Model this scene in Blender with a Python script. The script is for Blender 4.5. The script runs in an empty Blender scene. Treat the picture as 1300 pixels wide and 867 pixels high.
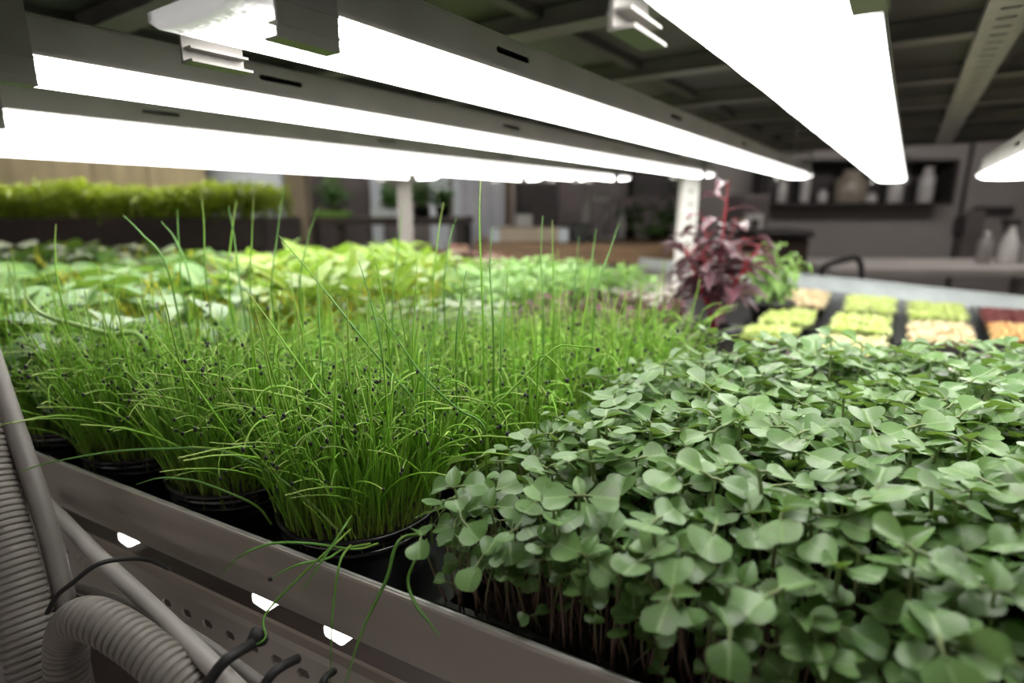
import bpy, bmesh, math, random
import numpy as np
from mathutils import Vector, Matrix, Euler

C = bpy.context.scene.collection
rng = random.Random(7)
PI = math.pi
# ------------------------------------------------------------------ camera geometry
FPX = 720.0; PITCH = math.atan(170.5 / FPX); CZ = 1.25
cp, sp = math.cos(PITCH), math.sin(PITCH)
def ray(px, py):
    x = (px - 650.0) / FPX; y = (433.5 - py) / FPX
    return x, cp + y * sp, y * cp - sp
def at(px, py, z=None, d=None):
    """point of the place seen at a photo pixel, at a height (relative to eye level) or a depth"""
    r = ray(px, py)
    k = d if d is not None else z / r[2]
    return Vector((r[0] * k, r[1] * k, CZ + r[2] * k))
def px_of(p):
    x, y, z = p[0], p[1], p[2] - CZ
    d = y * cp - z * sp; u = y * sp + z * cp
    if d < 0.02: return None
    return 650 + FPX * x / d, 433.5 - FPX * u / d, d
TH = math.radians(34.37); ct, st = math.cos(TH), math.sin(TH)
VD = Vector((st, ct, 0)); TD = Vector((ct, -st, 0))        # along the lamps / across them
def TV(t, s, zc): return Vector((t * ct + s * st, -t * st + s * ct, CZ + zc))
LIP_A = at(41, 567, z=-.24); LIP_B = at(836, 867, z=-.24)
RD = (LIP_B - LIP_A).normalized(); ND = Vector((-RD.y, RD.x, 0))  # along the lip / into the shelf
def LP(a, n, zc):  # lip coordinates, origin at the cress / chive corner
    p = LIP_0 + RD * a + ND * n
    return Vector((p.x, p.y, CZ + zc))
LIP_0 = at(548, 770, z=-.24)

# ------------------------------------------------------------------ materials
def newmat(name):
    m = bpy.data.materials.new(name); m.use_nodes = True
    nt = m.node_tree; nt.nodes.clear()
    out = nt.nodes.new('ShaderNodeOutputMaterial')
    return m, nt, out
def simple(name, col, rough=.5, metal=0.0, var=.12, scale=30.0, spec=.5, bump=0.0, stretch=None):
    m, nt, out = newmat(name); N = nt.nodes; L = nt.links
    b = N.new('ShaderNodeBsdfPrincipled'); L.new(b.outputs[0], out.inputs[0])
    b.inputs['Roughness'].default_value = rough; b.inputs['Metallic'].default_value = metal
    b.inputs['Specular IOR Level'].default_value = spec
    tc = N.new('ShaderNodeTexCoord'); nz = N.new('ShaderNodeTexNoise'); nz.inputs['Scale'].default_value = scale
    nz.inputs['Detail'].default_value = 5
    if stretch:
        mp = N.new('ShaderNodeMapping'); mp.inputs['Scale'].default_value = stretch
        L.new(tc.outputs['Object'], mp.inputs[0]); L.new(mp.outputs[0], nz.inputs['Vector'])
    else:
        L.new(tc.outputs['Object'], nz.inputs['Vector'])
    cr = N.new('ShaderNodeValToRGB'); L.new(nz.outputs[0], cr.inputs[0])
    cr.color_ramp.elements[0].position = .3; cr.color_ramp.elements[1].position = .7
    cr.color_ramp.elements[0].color = tuple(max(0, c * (1 - var)) for c in col) + (1,)
    cr.color_ramp.elements[1].color = tuple(min(1, c * (1 + var)) for c in col) + (1,)
    L.new(cr.outputs[0], b.inputs['Base Color'])
    if bump:
        bp = N.new('ShaderNodeBump'); bp.inputs['Strength'].default_value = bump; bp.inputs['Distance'].default_value = .002
        L.new(nz.outputs[0], bp.inputs['Height']); L.new(bp.outputs[0], b.inputs['Normal'])
    return m
def leafmat(name, c1, c2, vein=None, rough=.42, trans=.3, tcol=None, spec=.5, blush=None):
    """c1..c2 vary from leaf to leaf; vein = midrib colour"""
    m, nt, out = newmat(name); N = nt.nodes; L = nt.links
    g = N.new('ShaderNodeNewGeometry'); oi = N.new('ShaderNodeObjectInfo')
    ad = N.new('ShaderNodeMath'); ad.operation = 'ADD'; L.new(g.outputs['Random Per Island'], ad.inputs[0]); L.new(oi.outputs['Random'], ad.inputs[1])
    fr = N.new('ShaderNodeMath'); fr.operation = 'FRACT'; L.new(ad.outputs[0], fr.inputs[0])
    mx = N.new('ShaderNodeMix'); mx.data_type = 'RGBA'; L.new(fr.outputs[0], mx.inputs[0])
    mx.inputs[6].default_value = c1 + (1,); mx.inputs[7].default_value = c2 + (1,)
    col = mx.outputs[2]
    uv = N.new('ShaderNodeUVMap'); uv.uv_map = 'UVMap'
    sx = N.new('ShaderNodeSeparateXYZ'); L.new(uv.outputs[0], sx.inputs[0])
    if blush:
        tc = N.new('ShaderNodeTexCoord'); nz = N.new('ShaderNodeTexNoise'); nz.inputs['Scale'].default_value = 70
        L.new(tc.outputs['Object'], nz.inputs['Vector'])
        cr = N.new('ShaderNodeValToRGB'); cr.color_ramp.elements[0].position = .52; cr.color_ramp.elements[1].position = .75
        cr.color_ramp.elements[1].color = (.55, .55, .55, 1); L.new(nz.outputs[0], cr.inputs[0])
        m2 = N.new('ShaderNodeMix'); m2.data_type = 'RGBA'; L.new(cr.outputs[0], m2.inputs[0]); L.new(col, m2.inputs[6]); m2.inputs[7].default_value = blush + (1,)
        col = m2.outputs[2]
    if vein:
        a = N.new('ShaderNodeMath'); a.operation = 'SUBTRACT'; L.new(sx.outputs[0], a.inputs[0]); a.inputs[1].default_value = .5
        ab = N.new('ShaderNodeMath'); ab.operation = 'ABSOLUTE'; L.new(a.outputs[0], ab.inputs[0])
        mr = N.new('ShaderNodeMapRange'); mr.inputs[1].default_value = .015; mr.inputs[2].default_value = .06; mr.inputs[3].default_value = .75; mr.inputs[4].default_value = 0
        L.new(ab.outputs[0], mr.inputs[0])
        # side veins
        ml = N.new('ShaderNodeMath'); ml.operation = 'MULTIPLY_ADD'; L.new(ab.outputs[0], ml.inputs[0]); ml.inputs[1].default_value = -.9; L.new(sx.outputs[1], ml.inputs[2])
        wv = N.new('ShaderNodeMath'); wv.operation = 'MULTIPLY'; L.new(ml.outputs[0], wv.inputs[0]); wv.inputs[1].default_value = 30
        sn = N.new('ShaderNodeMath'); sn.operation = 'SINE'; L.new(wv.outputs[0], sn.inputs[0])
        m3 = N.new('ShaderNodeMapRange'); m3.inputs[1].default_value = .8; m3.inputs[2].default_value = 1; m3.inputs[3].default_value = 0; m3.inputs[4].default_value = .22
        L.new(sn.outputs[0], m3.inputs[0])
        mm = N.new('ShaderNodeMath'); mm.operation = 'MAXIMUM'; L.new(mr.outputs[0], mm.inputs[0]); L.new(m3.outputs[0], mm.inputs[1])
        m4 = N.new('ShaderNodeMix'); m4.data_type = 'RGBA'; L.new(mm.outputs[0], m4.inputs[0]); L.new(col, m4.inputs[6]); m4.inputs[7].default_value = vein + (1,)
        col = m4.outputs[2]
    b = N.new('ShaderNodeBsdfPrincipled'); L.new(col, b.inputs['Base Color']); b.inputs['Roughness'].default_value = rough
    b.inputs['Specular IOR Level'].default_value = spec
    t = N.new('ShaderNodeBsdfTranslucent')
    if tcol: t.inputs[0].default_value = tcol + (1,)
    else: L.new(col, t.inputs[0])
    ms = N.new('ShaderNodeMixShader'); ms.inputs[0].default_value = trans
    L.new(b.outputs[0], ms.inputs[1]); L.new(t.outputs[0], ms.inputs[2]); L.new(ms.outputs[0], out.inputs[0])
    return m
def gradmat(name, stops, rough=.45, trans=.2, rnd=.25):
    """colour along the stalk (UV v)"""
    m, nt, out = newmat(name); N = nt.nodes; L = nt.links
    uv = N.new('ShaderNodeUVMap'); uv.uv_map = 'UVMap'; sx = N.new('ShaderNodeSeparateXYZ'); L.new(uv.outputs[0], sx.inputs[0])
    cr = N.new('ShaderNodeValToRGB'); e = cr.color_ramp.elements
    e[0].position = stops[0][0]; e[0].color = stops[0][1] + (1,); e[1].position = stops[-1][0]; e[1].color = stops[-1][1] + (1,)
    for p, c in stops[1:-1]:
        q = e.new(p); q.color = c + (1,)
    L.new(sx.outputs[1], cr.inputs[0])
    g = N.new('ShaderNodeNewGeometry'); oi = N.new('ShaderNodeObjectInfo')
    ad = N.new('ShaderNodeMath'); ad.operation = 'ADD'; L.new(g.outputs['Random Per Island'], ad.inputs[0]); L.new(oi.outputs['Random'], ad.inputs[1])
    fr = N.new('ShaderNodeMath'); fr.operation = 'FRACT'; L.new(ad.outputs[0], fr.inputs[0])
    mr = N.new('ShaderNodeMapRange'); mr.inputs[3].default_value = 1 - rnd; mr.inputs[4].default_value = 1 + rnd; L.new(fr.outputs[0], mr.inputs[0])
    hs = N.new('ShaderNodeHueSaturation'); L.new(cr.outputs[0], hs.inputs['Color']); L.new(mr.outputs[0], hs.inputs['Value'])
    b = N.new('ShaderNodeBsdfPrincipled'); L.new(hs.outputs[0], b.inputs['Base Color']); b.inputs['Roughness'].default_value = rough
    t = N.new('ShaderNodeBsdfTranslucent'); L.new(hs.outputs[0], t.inputs[0])
    ms = N.new('ShaderNodeMixShader'); ms.inputs[0].default_value = trans
    L.new(b.outputs[0], ms.inputs[1]); L.new(t.outputs[0], ms.inputs[2]); L.new(ms.outputs[0], out.inputs[0])
    return m
def emit(name, col, s):
    m, nt, out = newmat(name); e = nt.nodes.new('ShaderNodeEmission'); e.inputs[0].default_value = col + (1,); e.inputs[1].default_value = s
    nt.links.new(e.outputs[0], out.inputs[0]); return m
LAMP_E = 10.0
M = {}
M['lamp'] = emit('led_diffuser_lit', (1, .985, .95), LAMP_E)
M['lamp_dim'] = emit('dim_lamp_lit', (1, .96, .92), 7.0)  # shared by the lower tier tubes and the added fill lamps
M['alu'] = simple('aluminium', (.42, .40, .375), .42, .55, .10, 18)
M['alu_dark'] = simple('weathered_aluminium', (.25, .235, .22), .5, .4, .15, 14)
M['zinc'] = simple('zinc_sheet', (.50, .455, .41), .45, .25, .10, 9, bump=.05)
M['zinc_edge'] = simple('zinc_edge_highlight', (.62, .61, .58), .33, .6, .15, 60)  # paler than the sheet: highlight of the rolled edge put into the colour
M['far_lip'] = simple('galvanised_lip', (.72, .78, .79), .4, .3, .1, 20)
M['deck'] = simple('painted_steel_deck', (.07, .065, .06), .6, .1, .25, 6)
M['beam'] = simple('painted_steel_beam', (.17, .155, .145), .5, .2, .15, 10)
M['rail'] = simple('slotted_rail', (.40, .385, .36), .45, .3, .12, 25)
M['white_steel'] = simple('white_painted_steel', (.72, .71, .68), .45, 0, .08, 30)
M['black'] = simple('black_plastic', (.008, .008, .009), .3, 0, .3, 60)
M['pot'] = simple('glossy_black_pot', (.012, .010, .012), .18, 0, .3, 60)
M['rubber'] = simple('black_rubber', (.012, .011, .011), .6, 0, .2, 80)
M['soil'] = simple('dark_soil', (.022, .016, .011), .9, 0, .6, 180, bump=.8)
M['hose'] = simple('grey_corrugated_plastic', (.25, .225, .205), .5, 0, .08, 40)
M['pvc'] = simple('grey_pvc', (.23, .208, .195), .45, 0, .08, 40)
M['pvc_light'] = simple('pale_grey_pvc', (.44, .41, .38), .4, 0, .06, 40)
M['pipe_dark'] = simple('dark_grey_pipe', (.12, .105, .10), .45, 0, .08, 40)
# plants
M['cress_leaf'] = leafmat('cress_leaf', (.080, .175, .046), (.158, .285, .088), vein=(.25, .38, .15), rough=.38, trans=.22, tcol=(.22, .36, .05), spec=.65, blush=(.14, .15, .10))
M['cress_stem'] = gradmat('cress_stem', [(0, (.30, .17, .19)), (.55, (.24, .17, .12)), (1, (.20, .30, .10))])
M['chive'] = gradmat('chive_stalk', [(0, (.28, .34, .06)), (.3, (.17, .37, .028)), (.75, (.24, .49, .04)), (1, (.46, .60, .16))], rnd=.3, trans=.3)
M['chive_dark'] = gradmat('chive_blade', [(0, (.20, .32, .05)), (.4, (.11, .28, .035)), (1, (.17, .38, .08))], rnd=.2)
M['husk'] = simple('black_seed_husk', (.012, .010, .013), .45, 0, .3, 300)
M['chard_leaf'] = leafmat('chard_leaf', (.07, .165, .035), (.115, .225, .06), vein=(.30, .36, .07), rough=.40, trans=.2, tcol=(.22, .38, .04), spec=.45)
M['chard_stem'] = leafmat('yellow_chard_stalk', (.55, .52, .03), (.42, .48, .05), rough=.4, trans=.25)
M['ychard_leaf'] = leafmat('bright_chard_leaf', (.13, .25, .02), (.24, .35, .035), vein=(.42, .42, .06), rough=.36, trans=.3, tcol=(.26, .42, .05))
M['green_stem'] = leafmat('green_stalk', (.25, .42, .10), (.30, .48, .12), rough=.45, trans=.2)
M['lettuce'] = leafmat('red_lettuce', (.10, .030, .026), (.13, .085, .050), vein=(.18, .15, .08), rough=.5, trans=.2)
M['bright'] = leafmat('bright_green_leaf', (.16, .34, .055), (.26, .45, .10), rough=.4, trans=.28)
M['purple'] = leafmat('purple_leaf', (.095, .016, .030), (.13, .065, .06), rough=.6, trans=.12)
M['pale'] = leafmat('pale_green_leaf', (.30, .38, .22), (.40, .46, .30), rough=.5, trans=.2)
M['amar_leaf'] = leafmat('amaranth_leaf', (.10, .034, .048), (.21, .15, .165), vein=(.32, .05, .07), rough=.38, trans=.12)
M['amar_stem'] = leafmat('amaranth_stem', (.36, .02, .035), (.28, .02, .04), rough=.4, trans=.1)
M['basil_leaf'] = leafmat('basil_leaf', (.20, .37, .08), (.31, .49, .15), rough=.42, trans=.25)
M['sprout_y'] = leafmat('yellow_sprout', (.82, .80, .34), (.90, .90, .58), rough=.5, trans=.3)
M['sprout_g'] = leafmat('green_sprout', (.66, .80, .20), (.84, .90, .46), rough=.5, trans=.3)
M['sprout_p'] = leafmat('peach_sprout', (.90, .70, .46), (.90, .86, .56), rough=.5, trans=.3)
M['sprout_o'] = leafmat('orange_sprout', (.82, .42, .22), (.86, .74, .32), rough=.5, trans=.3)
M['sprout_r'] = leafmat('dark_red_sprout', (.20, .04, .05), (.34, .12, .10), rough=.5, trans=.2)
M['hedge'] = leafmat('hedge_leaf', (.20, .29, .02), (.36, .47, .04), rough=.5, trans=.35)
M['dkgreen'] = leafmat('dark_green_leaf', (.05, .15, .03), (.10, .24, .06), rough=.45, trans=.2)
# room
M['wall'] = simple('grey_wall', (.30, .275, .265), .8, 0, .10, 1.3)
M['floor'] = simple('concrete_floor', (.12, .105, .095), .7, 0, .25, 2.2)
M['ceil'] = simple('dark_ceiling', (.10, .10, .09), .8, 0, .15, 2)
M['ply'] = simple('beige_boards', (.52, .44, .27), .7, 0, .25, 3, stretch=(4, 4, .4))
M['wood'] = simple('brown_wood', (.24, .145, .075), .5, 0, .3, 6, stretch=(1, 8, 8))
M['post_wood'] = simple('timber_post', (.20, .16, .12), .7, 0, .3, 5, stretch=(6, 6, .6))
M['bluewhite'] = simple('blue_white_panel', (.68, .74, .80), .5, 0, .06, 3)
M['curtain'] = simple('grey_sheet_curtain', (.62, .63, .66), .7, 0, .1, 4)
M['card'] = simple('tan_cardboard', (.50, .42, .32), .8, 0, .08, 8)
M['dark'] = simple('dark_furniture', (.035, .03, .03), .5, 0, .3, 9)
M['darkbrown'] = simple('dark_brown_wood', (.07, .045, .035), .5, 0, .3, 6)
M['mauve'] = simple('mauve_grey_plastic', (.15, .125, .125), .55, 0, .12, 6)
M['bench'] = simple('pale_bench_top', (.52, .48, .455), .5, 0, .1, 5)
M['steel'] = simple('dull_steel', (.40, .38, .37), .4, .4, .1, 8)
M['white'] = simple('white_plastic', (.70, .68, .66), .4, 0, .05, 20)
M['darktray'] = simple('dark_brown_tray', (.05, .038, .034), .5, 0, .2, 6)
M['amber'] = simple('amber_jar', (.27, .235, .19), .3, 0, .2, 10)
M['jar'] = simple('grey_glass_jar', (.48, .46, .45), .25, 0, .15, 10)
M['brownpot'] = simple('brown_plastic_box', (.30, .19, .09), .5, 0, .2, 8)
M['tube'] = emit('room_fill', (1, .95, .90), 150.0)  # glow of the ceiling tubes added to brighten the room
M['fill_right'] = emit('right_room_fill', (1, .95, .90), 135.0)  # same for the added tube on the bench side
M['tube_warm'] = emit('warm_room_tube', (1, .93, .72), 26.0)

# ------------------------------------------------------------------ mesh building
class MB:
    def __init__(s): s.v = []; s.f = []; s.m = []; s.sm = []
    def add(s, vs, fs, mi=0, smooth=False):
        o = len(s.v); s.v += [tuple(v) for v in vs]
        for f in fs: s.f.append(tuple(i + o for i in f)); s.m.append(mi); s.sm.append(smooth)
        return s
    def box(s, c, size, X=Vector((1, 0, 0)), Y=None, bevel=0, mi=0, Z=None):
        X = Vector(X).normalized(); Z = Vector((0, 0, 1)) if Z is None else Vector(Z).normalized()
        Y = Z.cross(X).normalized() if Y is None else Vector(Y).normalized()
        bm = bmesh.new(); bmesh.ops.create_cube(bm, size=1)
        for v in bm.verts: v.co = Vector((v.co.x * size[0], v.co.y * size[1], v.co.z * size[2]))
        if bevel: bmesh.ops.bevel(bm, geom=bm.edges[:], offset=bevel, segments=2, affect='EDGES', profile=.5)
        c = Vector(c); bm.verts.index_update()
        s.add([c + X * v.co.x + Y * v.co.y + Z * v.co.z for v in bm.verts], [[v.index for v in f.verts] for f in bm.faces], mi)
        bm.free(); return s
    def prism(s, prof, p0, p1, A, B, mi=0, cap=True):
        """closed profile (a,b) swept from p0 to p1 (axes A, B)"""
        n = len(prof); p0 = Vector(p0); p1 = Vector(p1)
        vs = [p0 + A * a + B * b for a, b in prof] + [p1 + A * a + B * b for a, b in prof]
        fs = [(i, (i + 1) % n, n + (i + 1) % n, n + i) for i in range(n)]
        if cap: fs += [tuple(range(n - 1, -1, -1)), tuple(range(n, 2 * n))]
        return s.add(vs, fs, mi)
    def tube(s, pts, r, sides=10, mi=0, cap=True):
        pts = [Vector(p) for p in pts]; rs = r if isinstance(r, (list, tuple)) else [r] * len(pts)
        vs = []; n = len(pts); ref = None
        for i, p in enumerate(pts):
            t = (pts[min(i + 1, n - 1)] - pts[max(i - 1, 0)]).normalized()
            if ref is None: ref = t.orthogonal().normalized()
            ref = (ref - t * ref.dot(t)).normalized(); b = t.cross(ref)
            for k in range(sides):
                a = 2 * PI * k / sides; vs.append(p + (ref * math.cos(a) + b * math.sin(a)) * rs[i])
        fs = [(i * sides + k, i * sides + (k + 1) % sides, (i + 1) * sides + (k + 1) % sides, (i + 1) * sides + k) for i in range(n - 1) for k in range(sides)]
        s.add(vs, fs, mi, True)
        if cap:
            o = len(s.v) - len(vs)
            s.f += [tuple(o + k for k in range(sides - 1, -1, -1)), tuple(o + (n - 1) * sides + k for k in range(sides))]; s.m += [mi, mi]; s.sm += [False, False]
        return s
    def lathe(s, prof, c, sides=24, mi=0, sx=1, sy=1):
        c = Vector(c); vs = []; n = len(prof)
        for r, z in prof:
            for k in range(sides):
                a = 2 * PI * k / sides; vs.append(c + Vector((r * math.cos(a) * sx, r * math.sin(a) * sy, z)))
        fs = [(i * sides + k, i * sides + (k + 1) % sides, (i + 1) * sides + (k + 1) % sides, (i + 1) * sides + k) for i in range(n - 1) for k in range(sides)]
        return s.add(vs, fs, mi, True)
    def plate(s, o, A, la, B, lb, Nn, th, slots, mi=0):
        """plate of la x lb with real rectangular slots: list of (a0, a1, b0, b1) sharing b0, b1 per row"""
        o = Vector(o)
        def bx(a0, a1, b0, b1):
            if a1 - a0 < 1e-5 or b1 - b0 < 1e-5: return
            s.add([o + A * a + B * b + Nn * n for n in (0, th) for b in (b0, b1) for a in (a0, a1)],
                  [(0, 2, 3, 1), (4, 5, 7, 6), (0, 1, 5, 4), (2, 6, 7, 3), (0, 4, 6, 2), (1, 3, 7, 5)], mi)
        if not slots: bx(0, la, 0, lb); return s
        b0, b1 = slots[0][2], slots[0][3]
        bx(0, la, 0, b0); bx(0, la, b1, lb); cur = 0
        rr = min(.004, (b1 - b0) * .35)
        for a0, a1, _, _ in sorted(slots):
            bx(cur, a0, b0, b1); cur = a1
            for (ca, sa) in ((a0, 1), (a1, -1)):
                for (cb, sb) in ((b0, 1), (b1, -1)):
                    tri = [(ca, cb), (ca + sa * rr, cb), (ca, cb + sb * rr)]
                    s.prism([(0, 0)] * 0 or tri, o, o + Nn * th, A, B, mi)
        bx(cur, la, b0, b1); return s
    def build(s, name, mats, parent=None, origin=None):
        me = bpy.data.meshes.new(name)
        o3 = Vector(origin) if origin is not None else Vector((0, 0, 0))
        me.from_pydata([tuple(Vector(v) - o3) for v in s.v], [], s.f)
        for mt in (mats if isinstance(mats, (list, tuple)) else [mats]): me.materials.append(mt)
        me.polygons.foreach_set('material_index', s.m); me.polygons.foreach_set('use_smooth', s.sm); me.update()
        ob = bpy.data.objects.new(name, me); C.objects.link(ob)
        ob.location = o3
        if parent is not None:
            ob.parent = parent; ob.location = o3 - parent.location if origin is not None else -parent.location
        return ob
def tag(o, label, cat, group=None, kind=None):
    if label: o['label'] = label
    if cat: o['category'] = cat
    if group: o['group'] = group
    if kind: o['kind'] = kind
    return o
def thing(name, loc, label, cat, group=None):
    o = bpy.data.objects.new(name, None); C.objects.link(o); o.location = loc; o.empty_display_size = .05
    return tag(o, label, cat, group)
def struct(name, mb, m):
    o = mb.build(name, m); o['kind'] = 'structure'; return o

# quads-only templates for plants (numpy)
class T:
    def __init__(s, v, f, mi, uv): s.v, s.f, s.mi, s.uv = v, f, mi, uv
def tmerge(ts):
    o = 0; V = []; F = []; I = []; U = []
    for t in ts:
        V.append(t.v); F.append(t.f + o); I.append(t.mi); U.append(t.uv); o += len(t.v)
    return T(np.concatenate(V), np.concatenate(F), np.concatenate(I), np.concatenate(U))
def txf(t, R=None, loc=(0, 0, 0), sc=1.0):
    v = t.v * sc
    if R is not None: v = v @ np.array(R).T
    return T(v + np.array(loc), t.f, t.mi, t.uv)
def tmesh(name, t, mats):
    me = bpy.data.meshes.new(name); n = len(t.f)
    me.vertices.add(len(t.v)); me.vertices.foreach_set('co', t.v.astype(np.float32).ravel())
    me.loops.add(n * 4); me.loops.foreach_set('vertex_index', t.f.astype(np.int32).ravel())
    me.polygons.add(n); me.polygons.foreach_set('loop_start', np.arange(0, n * 4, 4, dtype=np.int32))
    for mt in mats: me.materials.append(mt)
    me.polygons.foreach_set('material_index', t.mi.astype(np.int32)); me.polygons.foreach_set('use_smooth', np.ones(n, dtype=bool))
    uv = me.uv_layers.new(name='UVMap'); uv.data.foreach_set('uv', t.uv[t.f.ravel()].astype(np.float32).ravel())
    me.update(calc_edges=True); return me
def tobj(name, me, parent=None, loc=(0, 0, 0)):
    o = bpy.data.objects.new(name, me); C.objects.link(o); o.location = loc
    if parent is not None: o.parent = parent
    return o
def ttube(pts, rs, sides=5, mi=0):
    pts = [Vector(p) for p in pts]; n = len(pts); V = []; U = []; ref = None
    for i, p in enumerate(pts):
        t = (pts[min(i + 1, n - 1)] - pts[max(i - 1, 0)]).normalized()
        if ref is None: ref = t.orthogonal().normalized()
        ref = ref - t * ref.dot(t)
        ref = ref.normalized() if ref.length > 1e-6 else t.orthogonal().normalized()
        b = t.cross(ref)
        for k in range(sides):
            a = 2 * PI * k / sides; V.append(p + (ref * math.cos(a) + b * math.sin(a)) * rs[i]); U.append((k / sides, i / (n - 1)))
    F = [(i * sides + k, i * sides + (k + 1) % sides, (i + 1) * sides + (k + 1) % sides, (i + 1) * sides + k) for i in range(n - 1) for k in range(sides)]
    return T(np.array([tuple(v) for v in V]), np.array(F), np.full(len(F), mi), np.array(U))
def tseed(c, r, stretch=(1, 1, 1), mi=1):
    bm = bmesh.new(); bmesh.ops.create_cube(bm, size=1); bmesh.ops.subdivide_edges(bm, edges=bm.edges[:], cuts=1, use_grid_fill=True)
    V = np.array([tuple(v.co.normalized()) for v in bm.verts]); bm.verts.index_update()
    F = np.array([[v.index for v in f.verts] for f in bm.faces]); bm.free()
    return T(V * r * np.array(stretch) + np.array(c), F, np.full(len(F), mi), np.zeros((len(V), 2)))
def tleaf(L, W, shape='ovate', nb=6, na=6, droop=.2, cup=.15, fold=.1, wave=0.0, mi=0, ph=0.0, twist=0.0):
    """blade from the origin along +y, normal +z"""
    V = []; U = []
    for i in range(nb + 1):
        b = i / nb
        if shape == 'cot':                                   # broad notched seed leaf
            w = .16 + .84 * math.sin(min(1, b ** .8 * 1.12) * PI / 2) if b < .75 else .16 + .84 * (math.sin(min(1, b ** .8 * 1.12) * PI / 2) - 1.15 * ((b - .75) / .25) ** 2.2 * .36)
        elif shape == 'lance': w = max(.02, math.sin(PI * b ** .8) ** .9)
        elif shape == 'round': w = max(.08, math.sin(PI * min(1, .04 + b * .96)) ** .55)
        else: w = max(.03, math.sin(PI * b ** .72) ** .8)
        for j in range(na + 1):
            a = -1 + 2 * j / na
            y = b
            if shape == 'cot':
                tip = (-.22 * (1 - abs(a) / .45) ** 1.5 if abs(a) < .45 else -.30 * ((abs(a) - .45) / .55) ** 2)
                y = b * (1 + tip * b ** 2)
            x = a * w * W / 2
            z = -droop * L * y ** 2 + cup * W * (a * w) ** 2 + fold * W * abs(a * w) + wave * W * math.sin(a * 4 + ph + b * 7) * abs(a) * b
            z += twist * x * b
            V.append((x, y * L, z)); U.append((.5 + a * .5, b))
    F = [(i * (na + 1) + j, i * (na + 1) + j + 1, (i + 1) * (na + 1) + j + 1, (i + 1) * (na + 1) + j) for i in range(nb) for j in range(na)]
    return T(np.array(V), np.array(F), np.full(len(F), mi), np.array(U))
def tcot(L, W, rings=4, sec=22, droop=.2, cup=.1, fold=.1, wave=0.0, mi=0, ph=0.0, twist=0.0, notch=.24):
    """kidney-shaped seed leaf: two round lobes with a notch at the tip"""
    V = []; U = []
    for i in range(rings + 1):
        f = .02 + .98 * (i / rings) ** .85
        for k in range(sec):
            th = 2 * PI * k / sec; dt = abs(((th - PI / 2 + PI) % (2 * PI)) - PI); db = abs(((th + PI / 2 + PI) % (2 * PI)) - PI)
            r = 1 - notch * math.exp(-(dt / .42) ** 2) + .12 * math.exp(-((dt - .9) / .5) ** 2) + .16 * math.exp(-(db / .30) ** 2) - .10 * math.exp(-((db - .75) / .4) ** 2)
            a = r * f * math.cos(th) * .97; y = .50 + .5 * r * f * math.sin(th) - .02
            x = a * W / 2
            z = -droop * L * y * y + cup * W * a * a * .5 + fold * W * (math.sqrt(a * a + .01) - .1) + wave * W * math.sin(a * 4 + ph + y * 7) * abs(a) * y + twist * x * y
            V.append((x, y * L, z)); U.append((.5 + a * .5, y))
    F = [(i * sec + k, (i + 1) * sec + k, (i + 1) * sec + (k + 1) % sec, i * sec + (k + 1) % sec) for i in range(rings) for k in range(sec)]
    F += [(0, k, k + 1, k + 2) for k in range(1, sec - 2, 2)]
    return T(np.array(V), np.array(F), np.full(len(F), mi), np.array(U))
def rotm(az, el=0.0, roll=0.0):
    return np.array(Matrix.Rotation(az, 3, 'Z') @ Matrix.Rotation(el, 3, 'X') @ Matrix.Rotation(roll, 3, 'Y'))
def inpoly(x, y, poly):
    c = False; n = len(poly); j = n - 1
    for i in range(n):
        xi, yi = poly[i][0], poly[i][1]; xj, yj = poly[j][0], poly[j][1]
        if (yi > y) != (yj > y) and x < (xj - xi) * (y - yi) / (yj - yi) + xi: c = not c
        j = i
    return c
def scatter(poly, sp, jit=.5, r=rng):
    xs = [p[0] for p in poly]; ys = [p[1] for p in poly]; out = []
    y = min(ys); row = 0
    while y < max(ys):
        x = min(xs) + (row % 2) * sp / 2
        while x < max(xs):
            X = x + r.uniform(-jit, jit) * sp; Y = y + r.uniform(-jit, jit) * sp
            if inpoly(X, Y, poly): out.append((X, Y))
            x += sp
        y += sp * .87; row += 1
    return out
SOIL = CZ - .262

# ================================================================== SETTING
X0, X1, Y0, Y1, ZT = -4.6, 5.6, -1.9, 5.8, 2.9
UP = Vector((0, 0, 1))
struct('floor', MB().box(((X0 + X1) / 2, (Y0 + Y1) / 2, -.05), (X1 - X0 + .4, Y1 - Y0 + .4, .1)), M['floor'])
struct('ceiling', MB().box(((X0 + X1) / 2, (Y0 + Y1) / 2, ZT + .05), (X1 - X0 + .4, Y1 - Y0 + .4, .1)), M['ceil'])
struct('wall_back', MB().box(((X0 + X1) / 2, Y1 + .05, ZT / 2), (X1 - X0 + .2, .1, ZT)), M['wall'])
struct('wall_front', MB().box(((X0 + X1) / 2, Y0 - .05, ZT / 2), (X1 - X0 + .2, .1, ZT)), M['wall'])
struct('wall_left', MB().box((X0 - .05, (Y0 + Y1) / 2, ZT / 2), (.1, Y1 - Y0, ZT)), M['wall'])
struct('wall_right', MB().box((X1 + .05, (Y0 + Y1) / 2, ZT / 2), (.1, Y1 - Y0, ZT)), M['wall'])

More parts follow.
